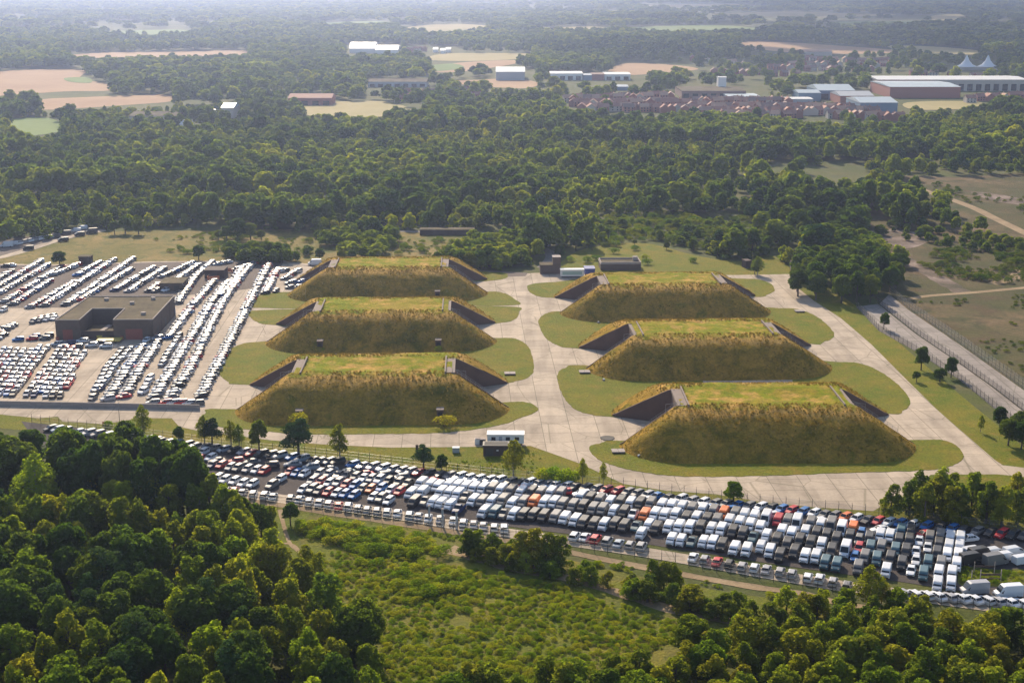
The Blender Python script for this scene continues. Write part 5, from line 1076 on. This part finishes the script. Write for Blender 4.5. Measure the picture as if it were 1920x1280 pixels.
def flat_x(r, w, d, h):
    b = MB(); b.box(-w / 2 + .4, w / 2 - .4, .4, d - .4, h + .254, h + .3); obj('roof_well', b.mesh('roof_well', [M['flatroof']]), r)
    b = MB()
    for (a, c, e, f) in ((-w / 2, w / 2, 0, .35), (-w / 2, w / 2, d - .35, d), (-w / 2, -w / 2 + .35, .353, d - .353), (w / 2 - .35, w / 2, .353, d - .353)): b.box(a, c, e, f, h + .303, h + .9)
    obj('parapet', b.mesh('parapet', [M['wallconc']]), r); b = MB(); b.box(w * .34, w * .46, d * .6, d * .8, h + .31, h + 1.9); obj('roof_hatch', b.mesh('roof_hatch', [M['wallconc']]), r)
block('flat_roofed_block', (1164, 507), 17, 10, 2.6, 2, M['brick'], M['wallconc'], 'low brick block with pale parapet round its flat roof, before the lawn', 'building', extra=flat_x)
block('brick_ruin', (1403, 503), 2.6, 4, 3.0, 15, M['brickdark'], M['brickdark'], 'narrow dark brick ruin behind the rounded birch', 'ruin')
block('brick_store', (1503, 511), 9, 7, 3.4, -8, M['brickdark'], M['flatroof'], 'dark brick store half hidden by the copse', 'building', extra=doorx(-1, 1, 2.4))
block('stone_hut', (1023, 462), 5, 5, 4.5, 5, M['wallconc'], M['flatroof'], 'pale little hut among trees by the winding lane', 'hut', extra=doorx(-.6, .6, 2.2))
block('long_shed', (838, 441), 26, 6, 2.4, 0, M['brickdark'], M['flatroof'], 'long low dark shed by the road at the forest edge', 'shed')
block('small_box_hut', (159, 496), 5, 4, 3.2, 0, M['brickdark'], M['flatroof'], 'little square hut at the back edge of the upper car park', 'hut')
# caravan and brown hut
def caravan_x(r, w, d, h):
    for i, x in enumerate((-3.2, .6, 3.0)): b = MB(); b.box(x - .55, x + .55, -.05, .1, .9, 1.8); obj('window', b.mesh('window', [M['glass']]), r)
    b = MB(); b.box(-1.7, -.9, -.05, .1, .1, 1.95); obj('door', b.mesh('door', [M['greywall']]), r); b = MB(); b.box(-w * .45, w * .45, .3, d - .3, -.5, -.003); obj('chassis', b.mesh('chassis', [M['black']]), r)
block('caravan', (948, 838), 9.6, 3.2, 2.3, -1, M['white'], M['white'], 'long white caravan standing behind the brown hut', 'caravan', z0=1.0, extra=caravan_x)
def hut_x(r, w, d, h):
    b = MB(); b.box(-w / 2 + .3, w / 2 - .3, .3, d - .3, h + .254, h + .3); obj('roof_well', b.mesh('roof_well', [M['black']]), r); b = MB(); b.box(-w * .4, -w * .1, -.06, .05, .1, 2.1); obj('door', b.mesh('door', [M['door']]), r)
    b = MB(); b.box(w * .02, w * .1, -.05, .05, 1.4, 1.75); obj('notice', b.mesh('notice', [M['white']]), r)
block('timber_hut', (930, 855), 6.6, 3.2, 2.7, -1, M['brickdark'], M['door'], 'dark brown flat roofed hut below the white caravan', 'hut', z0=.02, extra=hut_x)

# ------------------------------------------------------------------ barrier wall, fences, poles, small things
def rail_fence(name, P, label, h, step, panel=None, wires=3, pr=.06, cat='fence'):
    """a fence follows a line: posts are parts, wires and netting are parts"""
    P = [np.array(G(*p)) for p in P]; root = empty(name, (P[0][0], P[0][1], .03)); tag(root, label, cat); o = P[0]
    pm = MB(); pm.seg((0, 0, 0), (0, 0, h), pr, n=5); pm.seg((0, 0, h), (0, .35, h + .4), pr * .8, n=4); pm = pm.mesh('post', [M['darkmetal']])
    cum = [0]; 
    for a, b_ in zip(P[:-1], P[1:]): cum.append(cum[-1] + np.linalg.norm(b_ - a))
    n = int(cum[-1] / step); pts = []
    for i in range(n + 1):
        s = min(cum[-1], i * step); x = np.interp(s, cum, [p[0] for p in P]) - o[0]; y = np.interp(s, cum, [p[1] for p in P]) - o[1]; pts.append((x, y)); 
        if i < 100: obj('post', pm, root, (x, y, 0))
    b = MB()
    for (x0, y0), (x1, y1) in zip(pts[:-1], pts[1:]):
        for k in range(wires): zz = h * (k + 1) / wires - .05; b.seg((x0, y0, zz), (x1, y1, zz), .018, n=3)
    obj('wire', b.mesh('wire', [M['metal']]), root)
    if panel:
        b = MB()
        for (x0, y0), (x1, y1) in zip(pts[:-1], pts[1:]): b.add([(x0, y0, .05), (x1, y1, .05), (x1, y1, h - .08), (x0, y0, h - .08)], [(0, 1, 2, 3)])
        obj('netting', b.mesh('netting', [panel]), root)
    return root
def netting(name, c, open_):
    m, nt, p = newmat(name); p.inputs['Base Color'].default_value = (*c, 1); p.inputs['Roughness'].default_value = .6; p.inputs['Metallic'].default_value = .3
    tr = nt.nodes.new('ShaderNodeBsdfTransparent'); mx = nt.nodes.new('ShaderNodeMixShader'); mx.inputs[0].default_value = 1 - open_
    nt.links.new(tr.outputs[0], mx.inputs[1]); nt.links.new(p.outputs[0], mx.inputs[2]); nt.links.new(mx.outputs[0], nt.nodes['Material Output'].inputs[0]); return m
M['net'] = netting('chain_link', (.30, .30, .29), .86); M['nettall'] = netting('weld_mesh', (.36, .35, .33), .70); M['netdark'] = netting('dark_mesh', (.10, .09, .08), .62)
rail_fence('inner_fence', [(60, 794), (292, 822), (480, 846), (640, 861), (800, 880), (947, 897), (1158, 915), (1332, 938), (1525, 957), (1700, 975), (1960, 1005)], 'thin wire fence on leaning posts behind the single row of cars', 2.4, 3.0, M['net'])
rail_fence('outer_fence', [(395, 928), (520, 946), (700, 972), (900, 1003), (1200, 1048), (1480, 1097), (1640, 1126), (1960, 1160)], 'wire mesh fence on posts in front of the spaced out row of cars', 2.4, 3.0, M['net'])
rail_fence('track_fence', [(1606, 576), (1647, 620), (1717, 659), (1796, 710), (1872, 772), (1960, 838)], 'dark mesh fence along the near side of the twin tracks', 2.2, 3.2, M['netdark'])
rail_fence('track_fence', [(1645, 568), (1717, 626), (1779, 668), (1858, 724), (1920, 772), (1990, 825)], 'dark mesh fence running between the twin tracks', 2.2, 3.2, M['netdark'])
rail_fence('tall_fence', [(1667, 550), (1703, 579), (1802, 646), (1920, 730), (1990, 780)], 'tall pale mesh fence on the heath side of the twin tracks', 3.2, 3.0, M['nettall'], pr=.05)
p, q = np.array(G(-120, 758)), np.array(G(375, 768)); r = empty('concrete_barrier', (p[0], p[1], .06), math.atan2(q[1] - p[1], q[0] - p[0])); L_ = np.linalg.norm(q - p)
tag(r, 'long grey concrete barrier wall below the upper car park', 'barrier'); b = MB(); nseg = int(L_ / 3); 
for i in range(nseg): b.box(L_ * i / nseg + .03, L_ * (i + 1) / nseg - .03, -.3, .3, 0, .3); b.box(L_ * i / nseg + .03, L_ * (i + 1) / nseg - .03, -.17, .17, .303, 1.45)
obj('wall', b.mesh('wall', [M['wallconc']]), r)
def pole(px, h, label, lamp=True):
    x, y = G(*px); r = empty('lamp_post', (x, y, .05)); tag(r, label, 'lamp post'); b = MB(); b.seg((0, 0, 0), (0, 0, h), (.10, .06), n=7); obj('column', b.mesh('column', [M['metal']]), r)
    b = MB(); b.seg((0, 0, h), (.9, -.3, h + .25), .04); b.box(.7, 1.35, -.5, -.2, h + .18, h + .32); obj('lamp_head', b.mesh('lamp_head', [M['metal']]), r)
pole((225, 800), 8.5, 'thin lamp post on the grass strip below the barrier wall'); pole((366, 592), 6, 'thin lamp post between the slanting rows of the upper car park')
def item(name, px, boxes, label, cat, rot=0, z=.15, grp=None):
    x, y = G(*px); r = empty(name, (x, y, z), R(rot)); tag(r, label, cat, grp)
    for nm, mat, bs in boxes:
        b = MB()
        for q_ in bs: b.box(*q_)
        obj(nm, b.mesh(nm, [M[mat]]), r)
    return r
for px, lb in [((1159, 848), 'pair of concrete slabs on the grass before the front right bunker'), ((1096, 699), 'low concrete slab cover at the left foot of the middle right bunker'), ((956, 702), 'low concrete slab cover at the right end of the front left bunker'), ((1499, 585), 'low dark slab cover on the island right of the far right bunker')]:
    item('slab_cover', px, [('plinth', 'brickdark', [(-1.6, 1.6, -1.2, 1.2, -.05, .3)]), ('lid', 'wallconc', [(-1.7, -.05, -1.3, 1.3, .303, .5), (.05, 1.7, -1.3, 1.3, .303, .5)])], lb, 'slab', rot=3, grp='concrete slab covers by the bunkers')
for px, lb in [((1132, 714), 'small white marker stone between the two nearer right bunkers'), ((1122, 606), 'small white marker stone between the two farther right bunkers'), ((1198, 857), 'small pale stone at the foot of the front right bunker')]:
    item('marker_stone', px, [('stone', 'wallconc', [(-.35, .35, -.3, .3, -.05, .45)]), ('cap', 'white', [(-.25, .25, -.2, .2, .453, .6)])], lb, 'stone', rot=20)
x, y = G(1139, 822); b = MB(); b.prism([(1.9 * math.cos(t) * (1 + .08 * math.sin(3 * t)), 2.0 * math.sin(t)) for t in np.linspace(0, 6.28, 25)[:-1]], 0, .16); o = obj('manhole_sheet', b.mesh('manhole_sheet', [M['black']]), None, (x, y, .062)); tag(o, 'round black rubber sheet lying on the concrete apron', 'sheet')
item('water_tank', (855, 848), [('body', 'greywall', [(-.9, .9, -.7, .7, 0, 1.2)]), ('lid', 'bluewall', [(-.95, .95, -.75, .75, 1.203, 1.35)])], 'small blue-grey tank on the strip left of the brown hut', 'tank')
item('stone_post', (782, 846), [('post', 'brick', [(-.35, .35, -.3, .3, -.1, 1.7)])], 'dark stump beside the bushy pine', 'stump')
for px, lb, c in [((896, 832), 'white bulk bag left of the caravan', 'white'), ((905, 833), 'dark bulk bag next to the caravan end', 'door')]:
    item('bulk_bag', px, [('sack', c, [(-.8, .8, -.7, .7, -.05, 1.3)]), ('rim', 'wallconc', [(-.7, .7, -.6, .6, 1.303, 1.5)])], lb, 'bag')
item('orange_barrier', (199, 797), [('panel', 'orange', [(-1.0, 1.0, -.05, .05, .1, .9)]), ('feet', 'black', [(-.9, -.7, -.3, .3, -.1, .1), (.7, .9, -.3, .3, -.1, .1)])], 'small orange barrier on the strip beside a tiny bush', 'barrier')
for px, lb in [((143, 636), 'yellow skip left of the blue cars before the workshop'), ((188, 635), 'left of two yellow skips by the yard wall'), ((194, 634), 'right of two yellow skips by the yard wall')]:
    item('skip', px, [('body', 'yellow', [(-.9, .9, -.8, .8, 0, 1.1)]), ('rim', 'yellow', [(-1.0, 1.0, -.9, .9, 1.103, 1.2)])], lb, 'skip')
item('flat_trailer', (207, 641), [('deck', 'yellow', [(-4.2, 3.8, -2.2, 2.2, .6, .95)]), ('wheels', 'black', [(-2.6, -1.8, -2.0, 2.0, 0, .597), (1.6, 2.4, -2.0, 2.0, 0, .597)])], 'long yellow flatbed trailer before the workshop', 'trailer')
item('portable_toilet', (326, 591), [('body', 'bluewall', [(-.6, .6, -.6, .6, 0, 2.3)]), ('roof', 'bluepaint', [(-.65, .65, -.65, .65, 2.303, 2.45)])], 'bright blue portable toilet at the right corner of the workshop', 'toilet')
for px, lb in [((229, 637), 'red bin left of the big red roller door'), ((291, 633), 'red bin at the right corner of the workshop'), ((108, 639), 'red bin at the left corner of the workshop')]:
    item('red_bin', px, [('body', 'reddoor', [(-.5, .5, -.4, .4, 0, 1.2)]), ('lid', 'reddoor', [(-.55, .55, -.45, .45, 1.203, 1.3)])], lb, 'bin')
item('wire_cage', (508, 880), [('post', 'darkmetal', [(-1.6, -1.5, -.05, .05, 0, 2.0), (1.5, 1.6, -.05, .05, 0, 2.0), (-1.6, -1.5, 2.9, 3.0, 0, 2.0), (1.5, 1.6, 2.9, 3.0, 0, 2.0)]), ('rail', 'wallconc', [(-1.6, 1.6, -.04, .04, 1.9, 2.003), (-1.6, 1.6, -.04, .04, .9, 1.0), (-1.6, 1.6, 2.9, 2.99, 1.9, 2.003)])], 'small wire cage at the end of the short row of cars', 'cage', z=.07)
for i, (px, lb) in enumerate([((805, 981), 'leftmost of three stout grey-green posts by the outer fence'), ((830, 987), 'middle one of three stout grey-green posts by the outer fence'), ((856, 992), 'rightmost of three stout grey-green posts by the outer fence')]):
    x, y = G(*px); r = empty('mast', (x, y, .05)); tag(r, lb, 'post', 'three stout posts by the outer fence'); b = MB(); b.seg((0, 0, 0), (0, 0, 4.1), (.28, .22), n=8); obj('shaft', b.mesh('shaft', [M['greywall']]), r)
    b = MB(); b.box(-.28, .28, -.28, .28, 4.103, 4.35); obj('cap', b.mesh('cap', [M['wallconc']]), r)
item('timber_scaffold', (1857, 1090), [('upright', 'wallconc', [(-4.0, -3.85, -.1, .1, 0, 2.4), (-2.2, -2.05, -.1, .1, 0, 2.6), (2.0, 2.15, -.1, .1, 0, 2.6), (-2.2, -2.05, 3.9, 4.0, 0, 2.6), (2.0, 2.15, 3.9, 4.0, 0, 2.6)]), ('crossbar', 'brickdark', [(-2.05, 2.0, -.06, .06, 1.3, 1.7), (-2.05, 2.0, 3.92, 3.99, 1.3, 1.7), (-2.05, 2.0, -.06, .06, .4, .7)])], 'open timber frame standing in the weedy enclosure', 'frame', z=.1)
sheet('weedy_patch', [(1805, 1062), (1870, 1068), (1925, 1068), (1960, 1085), (1960, 1108), (1880, 1100), (1805, 1098), (1796, 1080)], .09, M['scrub'], label='weedy enclosure at the right end of the vans')
scrub('enclosure_weeds', [(1805, 1064), (1870, 1070), (1940, 1072), (1950, 1100), (1880, 1096), (1805, 1094)], 1.2, 61, (.3, .9), -.3, 3.0, 'weeds and brambles inside the enclosure')

def belt(name, P, sp, seed, hr, label, thr=-2):
    pts = np.array(region(P, sp, seed)); g = np.random.default_rng(seed); X, Y = pts[:, 0], pts[:, 1]; k = wav(X, Y, 14) > thr; X, Y = X[k], Y[k]; n = len(X); s_ = g.uniform(*hr, n) / 10; w_ = s_ * g.uniform(1.2, 1.9, n)
    gn_scatter(name, np.stack([X, Y, np.zeros(n) - s_ * 1.5], 1), np.stack([w_, w_, s_], 1).astype(np.float32), rot3(n, g), g.choice([0, 1, 3, 5, 2], n).astype(np.int32), farP, label)
belt('scrub_belt', [(840, 498), (860, 470), (900, 455), (985, 452), (990, 500), (930, 508)], 4.6, 71, (5, 9), 'thicket behind the back left bunker')
belt('scrub_belt', [(560, 484), (600, 440), (720, 436), (740, 455), (700, 488), (640, 492)], 6.0, 72, (4, 8.5), 'low woodland between the dry meadow and the back bunkers', -.35)
belt('scrub_belt', [(1060, 425), (1260, 425), (1420, 425), (1480, 470), (1420, 492), (1330, 476), (1220, 452), (1090, 460)], 7.0, 73, (2.5, 6), 'scrubby tree belt behind the green lawn', -.1)
belt('scrub_belt', [(1500, 440), (1600, 430), (1640, 470), (1700, 500), (1640, 520), (1500, 505)], 6.5, 74, (6, 11), 'tree belt running up to the heath', -1)
belt('scrub_belt', [(1560, 420), (1700, 425), (1790, 435), (1870, 450), (1960, 470), (1960, 490), (1760, 465), (1640, 440)], 8, 75, (2.5, 6), 'scattered trees along the heath track', .0)
belt('scrub_belt', [(420, 488), (430, 474), (540, 478), (560, 492), (500, 496)], 5, 76, (5, 8), 'clump of trees behind the long car rows', -1)

# ------------------------------------------------------------------ distant town: houses and sheds, every one its own thing
def house_mesh(w, d, h, rh, k):
    b = MB(); b.box(-w / 2, w / 2, -d / 2, d / 2, 0, h); wall = b.mesh('house_wall', [k])
    return wall
RM = {}
def house(x, y, rot, w, d, h, rh, wallm, roofm, chim=True):
    r = empty('house', (x, y, 0.03), rot); key = (round(w), round(d), wallm)
    if key not in RM:
        b = MB(); w_, d_ = round(w), round(d); b.box(-w_ / 2, w_ / 2, -d_ / 2, d_ / 2, 0, 4.8); b.add([(-w_ / 2, -d_ / 2, 4.8), (-w_ / 2, d_ / 2, 4.8), (-w_ / 2, 0, 7.6)], [(0, 2, 1)]); b.add([(w_ / 2, -d_ / 2, 4.8), (w_ / 2, d_ / 2, 4.8), (w_ / 2, 0, 7.6)], [(0, 1, 2)])
        for s in (-1, 1):
            for i in range(3):
                cx = -w_ / 2 + w_ * (i + .5) / 3
                for zz in (.9, 3.1): b.box(cx - .5, cx + .5, s * d_ / 2 - .03, s * d_ / 2 + .03, zz, zz + 1.2, 1)
        wm_ = b.mesh('wall', [M[wallm], M['glass']])
        b = MB(); o_ = .3; t = .16
        for s in (-1, 1): b.add([(-w_ / 2 - o_, s * (d_ / 2 + o_), 4.55), (w_ / 2 + o_, s * (d_ / 2 + o_), 4.55), (w_ / 2 + o_, 0, 7.65), (-w_ / 2 - o_, 0, 7.65), (-w_ / 2 - o_, s * (d_ / 2 + o_), 4.55 + t), (w_ / 2 + o_, s * (d_ / 2 + o_), 4.55 + t), (w_ / 2 + o_, 0, 7.65 + t), (-w_ / 2 - o_, 0, 7.65 + t)],
                              [(0, 1, 2, 3), (4, 7, 6, 5), (0, 4, 5, 1), (0, 3, 7, 4), (1, 5, 6, 2)])
        b.box(w_ * .3, w_ * .3 + .7, -.4, .4, 7.2, 8.7)
        RM[key] = (wm_, {k: b.mesh('roof', [M[k]]) for k in ('tile', 'tilebrown', 'tileorange', 'paleblue')})
    obj('wall', RM[key][0], r); obj('roof', RM[key][1][roofm], r); r['category'] = 'house'; return r
HS = []
random.seed(21)
def estate(rows, area, sp, p=1.0, mix=('tile', 'tile', 'tilebrown', 'tileorange')):
    for (x0, y0, x1, y1), rn in rows:
        n = int(abs(x1 - x0) / sp)
        for i in range(n):
            if random.random() > p: continue
            f = (i + random.uniform(.25, .75)) / n; px, py = x0 + (x1 - x0) * f, y0 + (y1 - y0) * f + random.uniform(-1.6, 1.6); x, y = G(px, py); rm = random.choice(mix)
            r = house(x, y, R(random.choice([0, 5, 90, 84, 20, -25])), random.choice([8, 10, 13]), 8, 4.8, 2.8, random.choice(['redwall', 'redwall', 'render']), rm); HS.append((r, rm, area, rn, px))
estate([((1060, 192, 1260, 186), 'rear row'), ((1070, 200, 1290, 199), 'middle row'), ((1085, 208, 1310, 211), 'front row')], 'left half of the estate', 9.5)
estate([((1300, 196, 1480, 196), 'rear row'), ((1290, 206, 1600, 209), 'middle row'), ((1310, 216, 1640, 215), 'front row'), ((1330, 223, 1500, 222), 'nearest row'), ((1560, 222, 1690, 228), 'nearest row, right end')], 'right half of the estate', 10)
estate([((730, 183, 890, 176), 'rear row'), ((740, 190, 900, 186), 'front row')], 'small group beyond the hay field', 16, .9, ('tilebrown', 'tile'))
estate([((1440, 132, 1640, 134), 'near row'), ((1480, 124, 1660, 126), 'middle row'), ((1500, 115, 1700, 119), 'far row'), ((1330, 140, 1500, 143), 'low row')], 'hamlet before long tan field', 11, .9, ('tilebrown', 'tile', 'tileorange'))
estate([((1810, 192, 1925, 186), 'only row')], 'group right of the retail sheds', 15, 1, ('tile', 'tileorange')); estate([((1700, 142, 1850, 148), 'only row')], 'group behind the retail sheds', 18, .9, ('tileorange', 'tilebrown'))
estate([((1290, 112, 1400, 125), 'only row')], 'hamlet among far trees', 20, .8, ('tileorange', 'tilebrown')); estate([((765, 97, 800, 98), 'only row')], 'cluster beside the white halls', 10, 1, ('tile',))
gr = defaultdict(list); RN = {'tile': 'red', 'tilebrown': 'brown', 'tileorange': 'pale orange', 'paleblue': 'blue'}
for (r, rm, area, rn, px) in HS: gr[(RN[rm], rn, area)].append((px, r))
for (c, rn, area), L in gr.items():
    L.sort(key=lambda t: t[0])
    for i, (px, r) in enumerate(L):
        w_ = 'only' if len(L) == 1 else 'leftmost' if i == 0 else 'rightmost' if i == len(L) - 1 else ordw(i + 1) + ' from left'
        r['label'] = f"{c} roofed house, {w_}, {rn}, {area}"; r['group'] = 'houses of the distant town'
def shed(px0, px1, py, depth, h, wall, roof, label, ridge=1.2, cat='building', curve=False, wins=False):
    x0, y0 = G(px0, py); x1, y1 = G(px1, py); w = x1 - x0; r = empty('industrial_shed', ((x0 + x1) / 2, y0, 0.03)); tag(r, label, cat)
    b = MB(); b.box(-w / 2, w / 2, 0, depth, 0, h); obj('wall', b.mesh('wall', [M[wall]]), r); b = MB(); n = 8 if curve else 2
    for i in range(n):
        f0, f1 = i / n, (i + 1) / n; z = lambda f: h + .1 + (ridge * math.sin(math.pi * f) if curve else ridge * (1 - abs(2 * f - 1)))
        b.add([(-w / 2 - .4, depth * f0 - (.4 if i == 0 else 0), z(f0)), (w / 2 + .4, depth * f0 - (.4 if i == 0 else 0), z(f0)), (w / 2 + .4, depth * f1, z(f1)), (-w / 2 - .4, depth * f1, z(f1))], [(0, 1, 2, 3)])
        for s in (-1, 1): b.add([(s * (w / 2 + .39), depth * f0, h - .2), (s * (w / 2 + .39), depth * f1, h - .2), (s * (w / 2 + .39), depth * f1, z(f1)), (s * (w / 2 + .39), depth * f0, z(f0))], [(0, 1, 2, 3) if s > 0 else (3, 2, 1, 0)])
    obj('roof', b.mesh('roof', [M[roof]]), r)
    if wins:
        k = max(3, int(w / 9))
        for i in range(k): b = MB(); cx = -w / 2 + w * (i + .5) / k; b.box(cx - w / k * .3, cx + w / k * .3, -.1, .1, .3, h * .62); obj('window', b.mesh('window', [M['glass']]), r)
    return r
shed(655, 703, 100, 60, 7, 'white', 'white', 'bright white curved roof hall, left one of the far pair', 9, curve=True); shed(704, 746, 101, 60, 6, 'white', 'white', 'bright white curved roof hall, right one of the far pair', 6, curve=True)
for i, x in enumerate((812, 826, 836)): shed(x, x + 9, 99 + (i % 2) * 2, 20, 5, 'white', 'white', f'{["left", "middle", "right"][i]} one of three small white sheds beside the far halls', 3)
shed(930, 984, 151, 60, 10, 'greywall', 'paleblue', 'large grey barn with pale roof beside the round wood', 4); shed(1032, 1092, 151, 40, 8, 'white', 'white', 'long white shed right of the grey barn', 1, wins=True)
shed(1094, 1110, 151, 30, 6, 'bluewall', 'bluewall', 'dark blue unit in the row right of the white shed', 1); shed(1110, 1132, 151, 30, 7, 'redwall', 'tilebrown', 'red unit in the row right of the white shed', 1)
shed(1134, 1182, 151, 40, 7, 'white', 'white', 'white unit at the right end of the row by the round wood', 1, wins=True); shed(1148, 1178, 170, 30, 4, 'bluewall', 'bluewall', 'low dark blue roof with white tent top beyond the estate', 1)
shed(1278, 1398, 184, 60, 7, 'tilebrown', 'flatroof', 'long brown flat building with a white tank on its roof', .5, wins=True); shed(1346, 1361, 176, 12, 17, 'white', 'white', 'white square tank rising above the brown building', .5)
shed(1365, 1425, 189, 40, 4, 'greywall', 'paleblue', 'low grey building right of the brown building', .5); shed(1497, 1538, 190, 35, 8, 'bluewall', 'paleblue', 'pale blue shed, left one of the business park', 2)
shed(1535, 1602, 187, 60, 9, 'bluewall', 'paleblue', 'tallest pale blue shed in the middle of the business park', 4, wins=True); shed(1575, 1638, 196, 45, 8, 'redwall', 'greywall', 'grey roofed brick shed of the business park', 3)
shed(1478, 1524, 196, 25, 5, 'greywall', 'white', 'low white roofed shed at the left front of the business park', .5); shed(1612, 1682, 214, 55, 10, 'bluewall', 'paleblue', 'blue walled shed with pale roof, right front of the business park', 3)
shed(1645, 1925, 171, 60, 12, 'render', 'white', 'very long pale retail shed at far right', 1.5, wins=True); shed(1668, 1800, 184, 80, 11, 'redwall', 'paleblue', 'red brick retail shed with grey-blue roof', 1.5)
shed(243, 335, 236, 40, 8, 'render', 'flatroof', 'long weathered pale building among the trees at far left', 2, wins=True); shed(362, 398, 226, 30, 6, 'render', 'white', 'white roofed building left of the tall trees', 2); shed(416, 438, 222, 30, 9, 'render', 'paleblue', 'pale gabled building right of the tall trees', 3)
shed(326, 357, 243, 14, 4, 'white', 'white', 'bright white marquee at the forest edge', 3, cat='marquee'); shed(541, 622, 198, 30, 7, 'redwall', 'tile', 'long red roofed building above the hay field', 3, wins=True)
shed(690, 800, 164, 40, 6, 'greywall', 'flatroof', 'long grey glasshouse range beyond the wood', 2, wins=True); shed(1500, 1560, 105, 30, 6, 'render', 'tileorange', 'farm buildings beyond the tan field', 3)
x, y = G(1831, 131); r = empty('tent', (x, y, .03)); tag(r, 'white tent with two pointed peaks behind the retail sheds', 'tent')
for s in (-1, 1):
    b = MB(); n = 10; prof_ = [(14, 4), (8, 7), (3.5, 12), (.6, 19)]; V = []
    for rr, zz in prof_: V += [(s * 14 + rr * math.cos(2 * math.pi * i / n), rr * math.sin(2 * math.pi * i / n) * .8, zz) for i in range(n)]
    b.add(V, [(k * n + i, k * n + (i + 1) % n, (k + 1) * n + (i + 1) % n, (k + 1) * n + i) for k in range(3) for i in range(n)]); obj('peak', b.mesh('peak', [M['white']], True), r)
b = MB(); b.box(-26, 26, -8, 8, 0, 4.2); obj('wall', b.mesh('wall', [M['render']]), r)

# ------------------------------------------------------------------ haze
b = MB(); b.box(-12010, 12010, -310, 16010, -1.0, 124.0)
hm = bpy.data.materials.new('haze'); hm.use_nodes = True; nt = hm.node_tree; nt.nodes.clear(); out = nt.nodes.new('ShaderNodeOutputMaterial'); pv = nt.nodes.new('ShaderNodeVolumePrincipled')
pv.inputs['Color'].default_value = (0.50, 0.62, 1.0, 1); pv.inputs['Density'].default_value = 0.00012; pv.inputs['Anisotropy'].default_value = 0.68; nt.links.new(pv.outputs[0], out.inputs['Volume'])
tag(obj('haze', b.mesh('haze', [hm])), 'thin pale haze that fades the distant woods', kind='stuff')

# ------------------------------------------------------------------ unseen broken clouds, added to shade the distance and haze at far right
def shade_cloud():
    g = np.random.default_rng(9); t_ = np.linspace(0, 1, 1); V = []; Fq = []; nu, nv = 10, 6; n0 = 0
    tgt = [(g.uniform(250, 3600), g.uniform(1150, 7200)) for _ in range(230)]
    for (x, y) in tgt:
        if x < .10 * y + 30: continue
        z = g.uniform(950, 1200); c = np.array([x, y, 0]) + np.array(sd) * (z / sd[2]); r_ = g.uniform(110, 260); h = r_ * .35
        for j in range(nv + 1):
            ph = math.pi * j / nv
            for i in range(nu): th = 2 * math.pi * i / nu; k = 1 + .12 * math.sin(5 * th + ph * 3 + x); V.append((c[0] + r_ * k * math.sin(ph) * math.cos(th), c[1] + r_ * k * math.sin(ph) * math.sin(th), c[2] + h * math.cos(ph)))
        for j in range(nv):
            for i in range(nu): Fq.append((n0 + j * nu + i, n0 + (j + 1) * nu + i, n0 + (j + 1) * nu + (i + 1) % nu, n0 + j * nu + (i + 1) % nu))
        n0 += nu * (nv + 1)
    m = bpy.data.materials.new('shade_cloud'); m.use_nodes = True; nt = m.node_tree; p = nt.nodes['Principled BSDF']; p.inputs['Base Color'].default_value = (.9, .9, .92, 1); p.inputs['Roughness'].default_value = 1
    tr = nt.nodes.new('ShaderNodeBsdfTransparent'); mx = nt.nodes.new('ShaderNodeMixShader'); nt.links.new(ramp(nt, noise(nt, .006, 5, .6, pos(nt)), [(0.35, (.40, .40, .40)), (0.6, (.95, .95, .95))]), mx.inputs[0])
    nt.links.new(tr.outputs[0], mx.inputs[1]); nt.links.new(p.outputs[0], mx.inputs[2]); nt.links.new(mx.outputs[0], nt.nodes['Material Output'].inputs[0])
    tag(obj('shade_cloud', meshnp('shade_cloud', V, Fq, [m], None, True)), 'unseen broken clouds added to shade the far country', kind='stuff')
shade_cloud()
